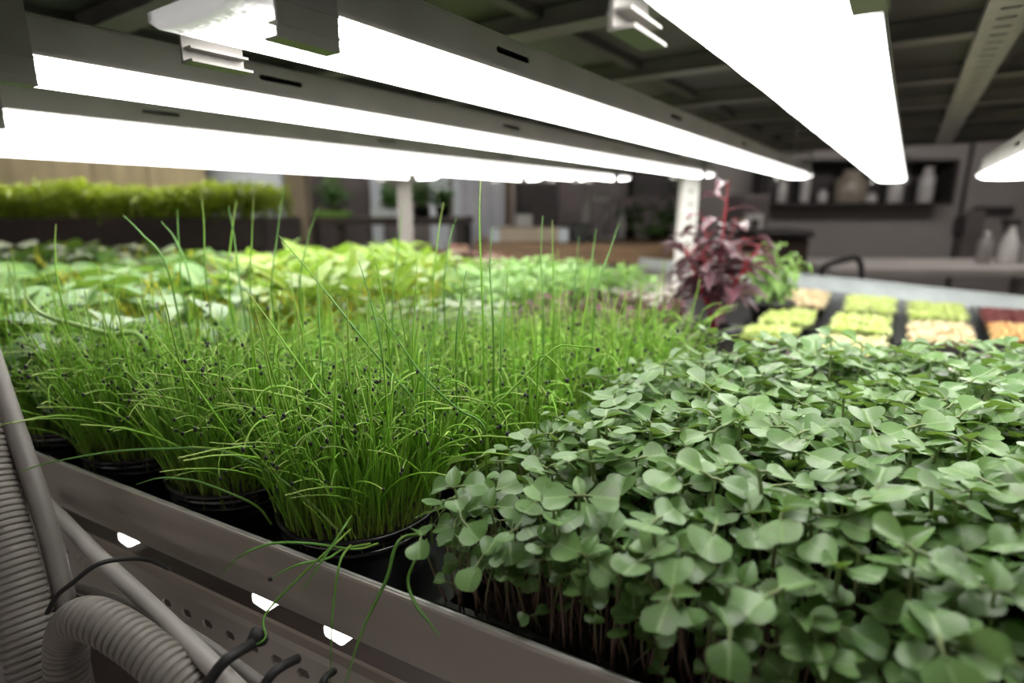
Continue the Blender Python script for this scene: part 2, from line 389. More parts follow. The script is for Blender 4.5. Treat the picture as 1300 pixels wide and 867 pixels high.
# ================================================================== THE RACK
R1 = at(1330, 381, z=-.24); R2 = at(770, 323, z=-.24)
R2 = R1 + (R2 - R1) * .93
shelf = thing('metal_shelf', LP(0, .2, -.30), 'grey sheet metal rack shelf with raised lip holding all the plant trays', 'shelf')
pp = [LP(-1.0, .0, 0), LP(.95, 0, 0), R1, R2, Vector((-.55, 2.35, 0)), Vector((-1.35, 1.45, 0))]
mb = MB(); n = len(pp)
mb.add([(p.x, p.y, CZ - .2905) for p in pp] + [(p.x, p.y, CZ - .2872) for p in pp],
       [tuple(range(n - 1, -1, -1)), tuple(range(n, 2 * n))] + [(i, (i + 1) % n, n + (i + 1) % n, n + i) for i in range(n)])
mb.build('pan', M['zinc'], shelf)
mb = MB()
for a in np.arange(-1.0, .95, .05):
    pass
prof = [(-.0016, -.286), (-.0016, -.2425), (-.0032, -.2405), (-.0028, -.2385), (-.0008, -.2378), (.0016, -.2385), (.0016, -.286), (.022, -.286), (.022, -.2875), (-.0016, -.2875)]
mb.prism(prof, LP(-1.0, 0, 0) * 1 - UP * 0, LP(.95, 0, 0), ND, UP)
mb.build('front_lip', M['zinc'], shelf)
mb = MB().tube([LP(-1.0, -.0004, -.2388), LP(.95, -.0004, -.2388)], .0017, 8)
mb.build('lip_edge', M['zinc_edge'], shelf)
FD = (R2 - R1).normalized(); FN = Vector((FD.y, -FD.x, 0))
mb = MB().box((R1 + R2) / 2 - UP * .022, ((R2 - R1).length, .004, .048), X=FD, bevel=.001).box((R1 + R2) / 2 + UP * .001, ((R2 - R1).length, .016, .004), X=FD, bevel=.001)
mb.build('back_lip', M['far_lip'], shelf)

up = thing('upper_shelf', TV(0, 1.5, .27), 'dark steel shelf deck with cross beams over the grow lamps', 'shelf')
mb = MB().box(TV(0, 1.5, .300), (3.9, 4.0, .012), X=VD)
mb.build('deck', M['deck'], up)
for k in range(9):
    c = TV(0, .05 + k * .39, .279)
    mb = MB().box(c, (4.0, .032, .030), X=TD, bevel=.002).box(c + UP * -.014, (4.0, .046, .004), X=TD)
    mb.build('cross_beam', M['beam'], up)
for k in range(12):
    c = TV(-1.75 + k * .31, 1.5, .2865)
    mb = MB().box(c, (3.85, .022, .016), X=VD)
    mb.build('deck_rib', M['deck'], up)

rail = thing('slotted_rail', TV(.075, 1.7, .25), 'pale slotted steel rail fixed under the upper shelf, right of the widest lamp', 'rail')
mb = MB().plate(TV(.048, .3, .2495), VD, 2.75, TD, .052, UP, .003, [(a, a + .013, .014, .038) for a in np.arange(.05, 2.7, .048)])
mb.build('slotted_face', M['rail'], rail)
MB().box(TV(.0495, 1.675, .2575), (2.75, .003, .015), X=VD).box(TV(.0985, 1.675, .2575), (2.75, .003, .015), X=VD).build('flange', M['rail'], rail)
mb = MB().box(TV(-.165, 1.0, .243), (1.05, .026, .02), X=VD, bevel=.003)
tag(mb.build('cable_duct', M['pvc'], origin=None), 'grey cable duct running under the upper shelf beside the widest lamp', 'cable duct')

# ------------------------------------------------------------------ lamps
def lampmat():
    m, nt, out = newmat('frosted_led_diffuser'); N = nt.nodes; L = nt.links
    uv = N.new('ShaderNodeUVMap'); uv.uv_map = 'UVMap'; sx = N.new('ShaderNodeSeparateXYZ'); L.new(uv.outputs[0], sx.inputs[0])
    tc = N.new('ShaderNodeTexCoord'); nz = N.new('ShaderNodeTexNoise'); nz.inputs['Scale'].default_value = 320; nz.inputs['Detail'].default_value = 6
    L.new(tc.outputs['Object'], nz.inputs['Vector'])
    # the strip of diodes stops a few centimetres short of the frosted cover's end and edges
    m1 = N.new('ShaderNodeMath'); m1.operation = 'MULTIPLY_ADD'; L.new(nz.outputs[0], m1.inputs[0]); m1.inputs[1].default_value = .030; L.new(sx.outputs[1], m1.inputs[2])
    mr = N.new('ShaderNodeMapRange'); mr.interpolation_type = 'SMOOTHSTEP'; mr.inputs[1].default_value = .018; mr.inputs[2].default_value = .068; mr.inputs[3].default_value = .035; mr.inputs[4].default_value = 1
    L.new(m1.outputs[0], mr.inputs[0])
    a = N.new('ShaderNodeMath'); a.operation = 'SUBTRACT'; L.new(sx.outputs[0], a.inputs[0]); a.inputs[1].default_value = .5
    ab = N.new('ShaderNodeMath'); ab.operation = 'ABSOLUTE'; L.new(a.outputs[0], ab.inputs[0])
    m2 = N.new('ShaderNodeMath'); m2.operation = 'MULTIPLY_ADD'; L.new(nz.outputs[0], m2.inputs[0]); m2.inputs[1].default_value = .08; L.new(ab.outputs[0], m2.inputs[2])
    me_ = N.new('ShaderNodeMapRange'); me_.interpolation_type = 'SMOOTHSTEP'; me_.inputs[1].default_value = .44; me_.inputs[2].default_value = .56; me_.inputs[3].default_value = 1; me_.inputs[4].default_value = .10
    L.new(m2.outputs[0], me_.inputs[0])
    mu = N.new('ShaderNodeMath'); mu.operation = 'MULTIPLY'; L.new(mr.outputs[0], mu.inputs[0]); L.new(me_.outputs[0], mu.inputs[1])
    ms = N.new('ShaderNodeMath'); ms.operation = 'MULTIPLY'; L.new(mu.outputs[0], ms.inputs[0]); ms.inputs[1].default_value = LAMP_E
    b = N.new('ShaderNodeBsdfPrincipled'); b.inputs['Base Color'].default_value = (.75, .75, .73, 1); b.inputs['Roughness'].default_value = .35
    b.inputs['Emission Color'].default_value = (1, .985, .95, 1); L.new(ms.outputs[0], b.inputs['Emission Strength'])
    bp = N.new('ShaderNodeBump'); bp.inputs['Strength'].default_value = .5; bp.inputs['Distance'].default_value = .001; L.new(nz.outputs[0], bp.inputs['Height']); L.new(bp.outputs[0], b.inputs['Normal'])
    L.new(b.outputs[0], out.inputs[0]); return m
M['diff'] = lampmat()
def lamp(t, w, s0, s1, z, label, clips=(.200,), far=True):
    loc = TV(t, (s0 + s1) / 2, z)
    root = thing('grow_lamp', loc, label, 'lamp', 'grow lamps under the upper shelf')
    L = s1 - s0
    # frosted cover, bowed slightly downwards, edge crinkled
    na = 8; ns = 60; V = []; U = []
    jag = random.Random(int(1000 * (t + 3)))
    for i in range(ns + 1):
        s = L * (i / ns) ** 1.6
        for j in range(na + 1):
            a = -1 + 2 * j / na
            e = jag.uniform(-.0006, .0006) if abs(a) == 1 else 0
            p = TV(t + a * (w / 2 + e), s0 + s, z - .003 * (1 - a * a) + (.004 if abs(a) == 1 else 0)) - loc
            V.append(tuple(p)); U.append((j / na, s))
    nb = len(V)
    for i in range(ns + 1):
        s = L * (i / ns) ** 1.6
        for j in range(na + 1):
            a = -1 + 2 * j / na
            V.append(tuple(TV(t + a * (w / 2), s0 + s, z + .009) - loc)); U.append((j / na, s))
    F = []
    for i in range(ns):
        for j in range(na):
            q = i * (na + 1) + j
            F.append((q, q + na + 1, q + na + 2, q + 1)); q += nb; F.append((q, q + 1, q + na + 2, q + na + 1))
        for q, d in ((i * (na + 1), 1), (i * (na + 1) + na, -1)):
            f = (q, q + nb, q + nb + na + 1, q + na + 1); F.append(f if d > 0 else f[::-1])
    for q0, d in ((0, 1), (ns * (na + 1), -1)):
        for j in range(na):
            f = (q0 + j, q0 + j + 1, q0 + j + 1 + nb, q0 + j + nb); F.append(f if d > 0 else f[::-1])
    tobj('diffuser', tmesh('diffuser', T(np.array(V), np.array(F), np.zeros(len(F)), np.array(U)), [M['diff']]), root)
    hw = w - .010
    mb = MB()
    for sg in (-1, 1):
        slots = [(a, a + .05, .014, .019) for a in np.arange(.22, L - .3, .42)]
        mb.plate(TV(t + sg * (hw / 2) - (.0015 if sg > 0 else 0), s0 + .012, z + .010), VD, L - .02, UP, .027, TD, .0015, slots)
        mb.box(TV(t + sg * (hw / 2 + .001), s0 + L / 2, z + .0115), (L - .02, .005, .003), X=VD)
    mb.plate(TV(t - hw / 2, s0 + .012, z + .0372), VD, L - .02, TD, hw, UP, .0018, [])
    mb.box(TV(t, s0 + L / 2 + .006, z + .0108), (L - .02, hw - .003, .002), X=VD)
    mb.box(TV(t, s0 + L / 2, z + .0415), (L - .1, hw * .55, .007), X=VD, bevel=.002)
    mb.build('housing', M['alu'], root)
    MB().box(TV(t, s1 - .001, z + .014), (.012, w * .92, .022), X=VD, bevel=.003).build('end_cap', M['pvc'], root)
    for cs in list(clips) + ([s1 - .16] if far else []):
        mb = MB(); cl = .040; lips = []
        for sg in (-1, 1):
            c = t + sg * (w / 2 + .006)
            mb.box(TV(c, cs + cl / 2, z + .0285), (cl, .0022, .083), X=VD)
            for dz in (-.006, .006): mb.box(TV(c + sg * .0012, cs + cl / 2, z + dz), (cl, .0016, .0014), X=VD)
            lips.append(MB().box(TV(c - sg * .005, cs + cl / 2, z - .0125), (cl, .013, .0016), X=VD))
            mb.box(TV(c - sg * .004, cs + cl / 2, z - .0045), (cl * .94, .010, .0014), X=VD)
        mb.box(TV(t, cs + cl / 2, z + .070), (cl, w + .016, .003), X=VD)
        mb.box(TV(t, cs + cl / 2, (z + .07 + .264) / 2), (.022, .004, .264 - z - .07 + .002), X=VD)
        ck = mb.build('clip', M['alu_dark'], root); 
        for q in lips: q.build('clip_lip', M['alu_dark']).parent = ck
    return root
lamp(-.070, .090, .14, 2.48, .090, 'widest looking grow lamp, overhead nearest the slotted rail', clips=(.255,))
lamp(-.335, .086, .180, 2.26, .100, 'grow lamp whose frosted near end hangs bare between two clips')
lamp(-.592, .088, .130, 1.99, .100, 'grow lamp right behind the one with the bare frosted end', clips=(.134,))
lamp(-.918, .098, .16, 2.05, .100, 'first of the crowded far lamps, next to the dark grey gap')
lamp(-1.030, .088, .16, 1.97, .100, 'second of the crowded far lamps, hardly parted from the first')
lamp(-1.205, .120, .16, 1.88, .100, 'third of the crowded far lamps, thin white strip from here')
lamp(-1.445, .140, .16, 1.56, .100, 'lowest thin white lamp strip, above the green hedge tray')
lamp(.150, .100, .35, 1.50, .055, 'grow lamp at the right picture edge, right of the slotted rail', clips=(), far=False)
lamp(.43, .09, .40, 2.2, .100, 'unseen grow lamp added past the right edge to light the cress', clips=(), far=False)  # out of view, added for more light on the cress

# ------------------------------------------------------------------ posts
def perf_post(px, py, z0, z1, d, m, label, w=.045, holes=True):
    p = at(px, py, d=d); p.z = CZ + z0
    o = thing('rack_post', p, label, 'post')
    mb = MB()
    h = z1 - z0
    slots = [(a, a + .014, w / 2 - .006, w / 2 + .006) for a in np.arange(.02, h - .03, .045)] if holes else []
    mb.plate(p - Vector((w / 2, 0, 0)), UP, h, Vector((1, 0, 0)), w, Vector((0, -1, 0)), .003, slots)
    mb.build('slotted_face', m, o)
    mb = MB().plate(p - Vector((w / 2, 0, 0)), UP, h, Vector((0, 1, 0)), w, Vector((1, 0, 0)), .003, [])
    mb.build('side_flange', m, o)
    return o
perf_post(873, 300, -.2872, .264, 2.02, M['white_steel'], 'white perforated rack post behind the red amaranth plant', w=.055)
perf_post(514, 260, -.2872, .264, 2.15, M['pvc'], 'pale grey rack post behind the yellow stalked greens', w=.055, holes=False)

# ------------------------------------------------------------------ lower left: rail, pipes, hoses, ties
low = thing('slotted_rail', LP(-.25, .0, -.34), 'grey slotted channel rail under the shelf lip, black straps around it', 'rail')
s = [(a, a + .013, .034, .042) for a in np.arange(.02, 1.35, .0285)]
mb = MB().plate(LP(-.95, -.002, -.385), RD, 1.5, (UP * .985 + ND * .17).normalized(), .062, -ND, .002, s)
mb.build('slotted_face', M['zinc'], low)
mb = MB().prism([(-.0085, -.002), (-.006, .002), (.0, .003), (.004, .002), (.004, .0), (-.001, .001), (-.005, .0), (-.0065, -.002)], LP(-.95, .0085, -.324), LP(.55, .0085, -.324), ND, UP).box(LP(-.2, .012, -.3855), (1.5, .03, .002), X=RD)
mb.build('flange', M['zinc'], low)

def smooth(pts, n=8):
    """Catmull-Rom through points"""
    P = [Vector(p) for p in pts]; P = [P[0] * 2 - P[1]] + P + [P[-1] * 2 - P[-2]]; out = []
    for i in range(1, len(P) - 2):
        for k in range(n):
            t = k / n; a, b, c, d = P[i - 1], P[i], P[i + 1], P[i + 2]
            out.append(.5 * ((2 * b) + (c - a) * t + (2 * a - 5 * b + 4 * c - d) * t * t + (3 * b - a - 3 * c + d) * t ** 3))
    out.append(P[-2]); return out
def corrugated(name, pts, r, pitch, m, label, depth=.17):
    sp_ = smooth(pts, 40); acc = [0]
    for a, b in zip(sp_, sp_[1:]): acc.append(acc[-1] + (b - a).length)
    tot = acc[-1]; out = []; rs = []; step = pitch / 12; k = 0; d = 0.0
    while d < tot:
        while k < len(acc) - 2 and acc[k + 1] < d: k += 1
        f = (d - acc[k]) / max(1e-9, acc[k + 1] - acc[k]); out.append(sp_[k].lerp(sp_[k + 1], f))
        ph = (d / pitch) % 1.0
        rs.append(r * (1.0 - depth * max(0.0, 1 - abs(ph - .5) / .2) ** .6))
        d += step
    o = MB().tube(out, rs, 22).build(name, m, None, origin=None)
    return tag(o, label, 'hose')
corrugated('corrugated_hose', [at(-30, 470, d=.46), at(-14, 600, d=.445), at(22, 740, d=.43), at(50, 880, d=.42), at(80, 1050, d=.42)], .0170, .0050, M['hose'], 'upright grey corrugated hose at the far left behind the grey pipe', .12)
corrugated('corrugated_hose', [at(86, 1060, d=.41), at(86, 930, d=.405), at(85, 850, d=.40), at(86, 808, d=.392), at(100, 786, d=.378), at(130, 790, d=.368), at(178, 820, d=.358), at(245, 878, d=.345), at(380, 1005, d=.33)], .0136, .0054, M['hose'], 'grey corrugated hose bent over sharply and strapped at its elbow')
def pipe(name, pts, r, m, label, cat='pipe', n=10):
    return tag(MB().tube(smooth(pts, n), r, 14).build(name, m), label, cat)
pipe('plastic_pipe', [at(-40, 360, d=.465), at(-2, 482, d=.46), at(27, 567, d=.455), at(53, 645, d=.45), at(78, 740, d=.445), at(106, 870, d=.44), at(136, 1010, d=.44)], .0072, M['pvc'], 'upright grey plastic pipe in front of the shelf lip corner')
pipe('plastic_pipe', [at(52, 632, d=.545), at(80, 660, d=.51), at(118, 700, d=.455), at(205, 782, d=.385), at(290, 865, d=.335), at(400, 975, d=.30)], .0058, M['pvc_light'], 'pale straight plastic pipe slanting across under the shelf lip')
pipe('plastic_pipe', [at(95, 745, d=.47), at(180, 772, d=.42), at(262, 818, d=.375), at(360, 890, d=.34)], .0036, M['pvc'], 'thin grey pipe lying between the slotted channel and the pale pipe')
pipe('plastic_pipe', [at(-40, 690, d=.50), at(-12, 780, d=.49), at(22, 880, d=.48), at(60, 1000, d=.48), at(60, 1000, d=.48) - UP * .4, at(60, 1000, d=.48) - UP * .86], .011, M['pvc'], 'dull grey pipe in the bottom corner beyond the upright hose')
pipe('black_cable', [at(60, 778, d=.385), at(72, 757, d=.375), at(92, 740, d=.37), at(125, 716, d=.375), at(165, 709, d=.39), at(192, 712, d=.405), at(215, 722, d=.43)], .0016, M['rubber'], 'thin black cable looping over the pale pipe to the hose elbow', 'cable')
def strap(px, r0, hw, pts, label):
    tag(MB().tube(smooth(pts, 8), r0, 8).build('cable_tie', M['rubber']), label, 'cable tie')
strap(0, .0026, 0, [at(66, 792, d=.385), at(78, 803, d=.372), at(98, 805, d=.367), at(118, 801, d=.37), at(120, 790, d=.39)], 'black tie pulled round the elbow of the bent hose')
strap(0, .0032, 0, [at(240, 905, d=.31), at(265, 866, d=.312), at(285, 840, d=.316), at(305, 826, d=.325), at(322, 816, d=.338), at(330, 806, d=.35)], 'thick black strap over the pale pipe, knotted at a rail slot')
strap(0, .0028, 0, [at(325, 890, d=.31), at(342, 860, d=.315), at(358, 846, d=.322), at(378, 836, d=.334)], 'short black strap looped through the next rail slot')
tag(MB().tube([at(318, 818, d=.338), at(325, 808, d=.339), at(334, 812, d=.345)], [.0035, .006, .004], 8).build('cable_tie_knot', M['rubber']), 'black lumpy knot of the strap on the slotted channel', 'knot')
strap(0, .0022, 0, [at(405, 885, d=.318), at(412, 862, d=.322), at(424, 852, d=.333)], 'small black strap end at the bottom edge of the channel')

# lower tier: lamp row and shelf under ours, glimpsed through the gap
lows = thing('lower_shelf', LP(-.2, .5, -.80), 'lower rack shelf glimpsed through the gap under the lip', 'shelf')
MB().box(LP(-.15, .55, -.80), (2.0, 1.05, .02), X=RD).build('pan', M['darktray'], lows)
MB().box(LP(-.15, .03, -.77), (2.0, .003, .05), X=RD).build('front_lip', M['zinc'], lows)
for a, lab in ((-.515, 'white lower tier lamp seen through the gap behind the pale pipe'), (-.275, 'white lower tier lamp seen through the gap above the strap knot'), (-.175, 'white lower tier lamp seen through the gap right of the strap knot')):
    p0 = LP(a, .078, -.391)
    o = thing('lower_lamp', p0, lab, 'lamp')
    MB().box(p0 + VD * .4, (.8, .026, .012), X=VD, bevel=.003).build('tube', M['lamp_dim'], o)
    MB().box(p0 + VD * .4 + UP * .016, (.78, .02, .016), X=VD, bevel=.003).build('housing', M['alu'], o)

# ================================================================== PLANTS ON THE SHELF
def poly_tray(name, pts, zt, zb, label, cat='tray', soil_z=None):
    """black plastic tray with a rim, following four corners"""
    c = sum((Vector(p) for p in pts), Vector()) / len(pts)
    root = thing(name, Vector((c.x, c.y, zb)), label, cat)
    n = len(pts); mb = MB()
    out = [Vector((p[0], p[1], 0)) for p in pts]; inn = [p + (Vector((c.x, c.y, 0)) - p).normalized() * .004 for p in out]
    rim = [p - (Vector((c.x, c.y, 0)) - p).normalized() * .004 for p in out]
    rings = [(out, zb), (out, zt - .003), (rim, zt - .003), (rim, zt), (inn, zt), (inn, zb + .002)]
    vs = [(p.x, p.y, z) for rg, z in rings for p in rg]
    fs = [(k * n + i, k * n + (i + 1) % n, (k + 1) * n + (i + 1) % n, (k + 1) * n + i) for k in range(len(rings) - 1) for i in range(n)]
    fs += [tuple(range(n - 1, -1, -1)), tuple(range(5 * n, 6 * n))]
    mb.add(vs, fs); mb.build('tray_body', M['black'], root)
    if soil_z:
        inn2 = [p + (Vector((c.x, c.y, 0)) - p).normalized() * .006 for p in out]
        mb = MB().add([(p.x, p.y, zb + .003) for p in inn2] + [(p.x, p.y, soil_z) for p in inn2], [tuple(range(n - 1, -1, -1)), tuple(range(n, 2 * n))] + [(i, (i + 1) % n, n + (i + 1) % n, n + i) for i in range(n)])
        o = mb.build('soil', M['soil'], root); o['kind'] = 'stuff'
    return root

# ---------------------------------------------------------------- broad-leaved cress
P0 = LP(-.002, .014, 0); P1 = at(880, 424, z=-.145); P2 = at(1345, 428, z=-.14)
cress_poly = [(P0.x, P0.y), (P1.x, P1.y), (P2.x + .02, P2.y), (LP(.78, .30, 0).x, LP(.78, .30, 0).y), (LP(.62, .012, 0).x, LP(.62, .012, 0).y)]
mid = lambda a, b, f: Vector((a[0] + (b[0] - a[0]) * f, a[1] + (b[1] - a[1]) * f, 0))
poly_tray('grow_tray', [Vector((x, y, 0)) for x, y in cress_poly], CZ - .247, CZ - .2865, 'black tray under the broad-leaved seedlings at right', soil_z=SOIL)
def cress_proto(r):
    h = r.uniform(.086, .112); lean = Vector((r.uniform(-.014, .014), r.uniform(-.014, .014), 0))
    pts = [Vector((0, 0, -.004)) + lean * (t ** 2) + Vector((math.sin(t * 5 + h * 90) * .0022, math.cos(t * 4) * .002, h * t)) for t in [i / 6 for i in range(7)]]
    stem = ttube(pts, [.00125, .0012, .0011, .0010, .0010, .0010, .0009], 5)
    tip = pts[-1]; az = r.uniform(0, 2 * PI); leaves = []
    for k in range(2):
        a = az + k * PI + r.uniform(-.35, .35); el = r.uniform(-.30, .50)
        W = r.uniform(.0140, .0215); L = W * r.uniform(.70, .86); pl = r.uniform(.004, .008)
        R = rotm(a, el, r.uniform(-.35, .35))
        pet = ttube([(0, 0, 0), (0, pl * .5, .0008), (0, pl, 0)], [.0009, .0008, .0008], 4, mi=1); pet.uv[:, 1] = .85 + .15 * pet.uv[:, 1]
        bl = txf(tcot(L, W, droop=r.uniform(.0, .34), cup=r.uniform(-.10, .22), fold=r.uniform(.0, .26), wave=r.uniform(0, .05), ph=r.uniform(0, 6), twist=r.uniform(-.35, .35), notch=r.uniform(.16, .30)), None, (0, pl - .001, 0))
        leaves.append(txf(tmerge([bl, pet]), R, tuple(tip)))
    if r.random() < .3:   # first true leaf pair coming up between them
        R = rotm(az + PI / 2, r.uniform(.5, 1.0)); leaves.append(txf(tleaf(r.uniform(.010, .018), r.uniform(.007, .011), 'ovate', 6, 4, droop=.3, fold=.3), R, tuple(tip)))
    return stem, leaves
rc = random.Random(11)
cp_protos = [cress_proto(rc) for _ in range(16)]
cp_mesh = [(tmesh('cress_stem', s, [M['cress_stem']]), [tmesh('cress_leaf', l, [M['cress_leaf'], M['cress_stem']]) for l in ls]) for s, ls in cp_protos]
pos = scatter(cress_poly, .0104, .5, rc)
def edge_dist(x, y, a, b):
    ax, ay = a[0], a[1]; dx, dy = b[0] - ax, b[1] - ay; L = math.hypot(dx, dy)
    t = max(0, min(1, ((x - ax) * dx + (y - ay) * dy) / (L * L))); return math.hypot(x - ax - dx * t, y - ay - dy * t)
cress = []
under = [p for p in scatter(cress_poly, .0135, .5, rc) if edge_dist(p[0], p[1], P0, LP(.8, .012, 0)) < .075 or edge_dist(p[0], p[1], P0, P1) < .02]
for x, y in pos:
    dl = edge_dist(x, y, P0, LP(.8, .012, 0)); db = edge_dist(x, y, P0, P1); df = edge_dist(x, y, P1, P2)
    sc = rc.uniform(.84, 1.14); tilt = Vector((rc.gauss(0, .07), rc.gauss(0, .07), 0))
    if dl < .06:
        e = 1 - dl / .06
        sc *= rc.uniform(1 - .50 * e, 1.04); tilt += -ND * e * rc.uniform(.05, .75) * (1.0 if rc.random() < .75 else .1)
    if db < .035:
        e = 1 - db / .035; tilt += -TD * e * rc.uniform(.05, .5); sc *= rc.uniform(1 - .25 * e, 1.0)
    tn = -tilt.dot(ND); lim = math.atan(max(.0, dl) / .030)
    if tn > lim and dl < .06: tilt += ND * (tn - lim)
    cress.append((x, y, sc, tilt, rc.uniform(0, 2 * PI), rc.randrange(len(cp_protos))))
for x, y in under:
    lim = math.atan(edge_dist(x, y, P0, LP(.8, .012, 0)) / .030 + .3)
    cress.append((x, y, rc.uniform(.38, .75), -ND * rc.uniform(0, min(.45, lim)) + Vector((rc.gauss(0, .12), rc.gauss(0, .12), 0)), rc.uniform(0, 2 * PI), rc.randrange(len(cp_protos))))
def cress_rot(tilt, az):
    ax = Vector((-tilt.y, tilt.x, 0)); a = tilt.length
    return (Matrix.Rotation(a, 3, ax.normalized()) if a > 1e-5 else Matrix.Identity(3)) @ Matrix.Rotation(az, 3, 'Z')
def top_px(c):
    q = px_of(Vector((c[0], c[1], SOIL)) + cress_rot(c[3], c[4]) @ Vector((0, 0, .1 * c[2]))); return q
scored = []
for i, c in enumerate(cress):
    q = top_px(c)
    vis = q is not None and -15 < q[0] < 1315 and -15 < q[1] < 885
    scored.append(((q[2] if vis else 50 + (q[2] if q else 9)), i))
scored.sort(); chosen = {i for _, i in scored[:300]}
rest = []
for i, c in enumerate(cress):
    x, y, sc, tilt, az, k = c; Rm = cress_rot(tilt, az)
    if i in chosen:
        o = thing('cress_seedling', (x, y, SOIL), 'broad-leaved green cress seedling on a pinkish stem in the right-hand tray', 'seedling', 'broad-leaved cress seedlings in the right tray')
        o.rotation_euler = Rm.to_euler(); o.scale = (sc, sc, sc)
        tobj('stem', cp_mesh[k][0], o)
        for lm in cp_mesh[k][1]: tobj('leaf', lm, o)
    else:
        st_, ls = cp_protos[k]
        s2 = T(st_.v, st_.f, st_.mi + 1, st_.uv)
        rest.append(txf(tmerge([s2] + ls), np.array(Rm), (x, y, SOIL), sc))
o = tobj('cress_seedlings', tmesh('cress_seedlings', tmerge(rest), [M['cress_leaf'], M['cress_stem']]))
tag(o, 'dense mass of the smaller, farther cress seedlings filling the right tray', 'seedlings', None, 'stuff')

# ---------------------------------------------------------------- chives
def chive_pts(kind, r):
    if kind == 'hook':
        h = r.uniform(.070, .115); n = 8; lean = r.uniform(0, .25); az = r.uniform(0, 2 * PI); d = Vector((math.cos(az), math.sin(az), 0))
        pts = [Vector((0, 0, -.004)) + d * (lean * h * (i / n) ** 2) + UP * (h * i / n) for i in range(n + 1)]
        a2 = az + r.uniform(-.6, .6); d2 = Vector((math.cos(a2), math.sin(a2), 0)); L = r.uniform(.012, .036); th = r.uniform(.6, 1.25); p = pts[-1]; m = 8
        for i in range(m):
            ang = th * PI * .75 * min(1, ((i + 1) / m) ** .55) - .1
            p = p + (UP * math.cos(ang) + d2 * math.sin(ang)) * (L / m); pts.append(p)
        return pts
    if kind == 'tall': h = r.uniform(.15, .19); lean = r.uniform(0, .14)
    elif kind == 'bend': h = r.uniform(.10, .15); lean = r.uniform(.35, .8)
    else: h = r.uniform(.075, .135); lean = r.uniform(0, .28)
    az = r.uniform(0, 2 * PI); d = Vector((math.cos(az), math.sin(az), 0)); n = 10
    w = r.uniform(0, 6)
    return [Vector((0, 0, -.004)) + d * (lean * h * (i / n) ** 2.2) + UP * (h * i / n * (1 - (.25 * (i / n) ** 2 if kind == 'bend' else 0))) + Vector((math.sin(w + i * .5) * .0012, math.cos(w + i * .45) * .0012, 0)) for i in range(n + 1)]
def chive_proto(kind, r):
    pts = chive_pts(kind, r); n = len(pts); b = r.uniform(.00055, .00085)
    rs = [b * (1 if i < n * .6 else 1 - .6 * (i - n * .6) / (n * .4)) for i in range(n)]
    if kind == 'hook': rs = [b * (1 - .35 * i / n) for i in range(n)]
    st_ = ttube(pts, rs, 5); seed = None
    if kind == 'hook' and r.random() < .8:
        dr = (pts[-1] - pts[-2]).normalized()
        seed = tseed(tuple(pts[-1] + dr * .001), r.uniform(.0013, .0019), (.8, .8, 1.25))
    elif kind == 'bend' and r.random() < .3:
        seed = tseed(tuple(pts[-1]), .0013)
    return st_, seed
rh = random.Random(23)
kinds = ['plain'] * 13 + ['hook'] * 20 + ['bend'] * 4 + ['tall'] * 2
ch_protos = [chive_proto(k, rh) for k in kinds]
ch_mesh = [(tmesh('stalk', s, [M['chive']]), tmesh('seed_husk', sd, [M['husk'], M['husk']]) if sd else None) for s, sd in ch_protos]
L0 = LP(-.70, .02, 0)
CB = [LP(-.012, .02, 0), Vector((P1.x - .012, P1.y + .01, 0)), at(872, 386, z=-.13), at(640, 383, z=-.13), at(430, 388, z=-.13), at(230, 410, z=-.13), at(60, 455, z=-.135), at(-60, 500, z=-.14), LP(-.72, .02, 0)]
chive_poly = [(p.x, p.y) for p in CB]
tray_pts = [LP(-.008, .155, 0), Vector((P1.x - .004, P1.y + .01, 0)), at(885, 380, z=-.14), at(430, 384, z=-.14), at(60, 446, z=-.145), LP(-.66, .155, 0)]
poly_tray('grow_tray', tray_pts, CZ - .250, CZ - .2865, 'black tray of chives behind the row of ridged pots', soil_z=SOIL + .002)
poly_tray('drip_tray', [LP(-.005, .004, 0), LP(-.005, .150, 0), LP(-.72, .150, 0), LP(-.72, .004, 0)], CZ - .272, CZ - .2868, 'low black drip tray under the row of ridged pots')
# front row of ridged black pots
pots = []
for i in range(5):
    c = LP(-.122 - .140 * i, .0725, 0); c.z = CZ - .2865
    lab = ['ridged black pot of chives beside the broad-leaved cress', 'second ridged black pot of chives along the lip from the cress', 'third ridged black pot of chives along the lip from the cress', 'fourth ridged black pot of chives along the lip, behind the grey pipe', 'fifth ridged black pot of chives, beyond the grey pipe'][i]
    o = thing('chive_pot', c, lab, 'pot')
    rp = .066
    prof = [(rp * .80, 0), (rp * .86, .03)]
    for k in range(2, 4): prof += [(rp * .92, .026 + k * .006), (rp * .965, .028 + k * .006), (rp * .965, .030 + k * .006), (rp * .92, .032 + k * .006)]
    prof += [(rp, .052), (rp, .055), (rp * .95, .055), (rp * .93, .044), (.0001, .044)]
    MB().lathe(prof, c, 40).lathe([(.0001, 0), (rp * .80, 0)], c, 40).build('pot_body', M['pot'], o)
    MB().lathe([(rp * .93, 0), (rp * .93, .004), (.0001, .006)], c + UP * .044, 30).build('soil', M['soil'], o)['kind'] = 'stuff'
    pots.append((c, rp))
ch = []
for c, rp in pots:
    for _ in range(640):
        a = rh.uniform(0, 2 * PI); q = math.sqrt(rh.random()) * rp * .95
        x, y = c.x + math.cos(a) * q, c.y + math.sin(a) * q
        spl = (q / rp) ** 2 * .36
        tilt = Vector((math.cos(a), math.sin(a), 0)) * spl * rh.uniform(.2, 1) + Vector((rh.gauss(0, .09), rh.gauss(0, .09), 0))
        ch.append((x, y, CZ - .2405, rh.uniform(.72, 1.08), tilt, rh.uniform(0, 2 * PI), rh.randrange(len(kinds))))
tp = [(p.x, p.y) for p in tray_pts]
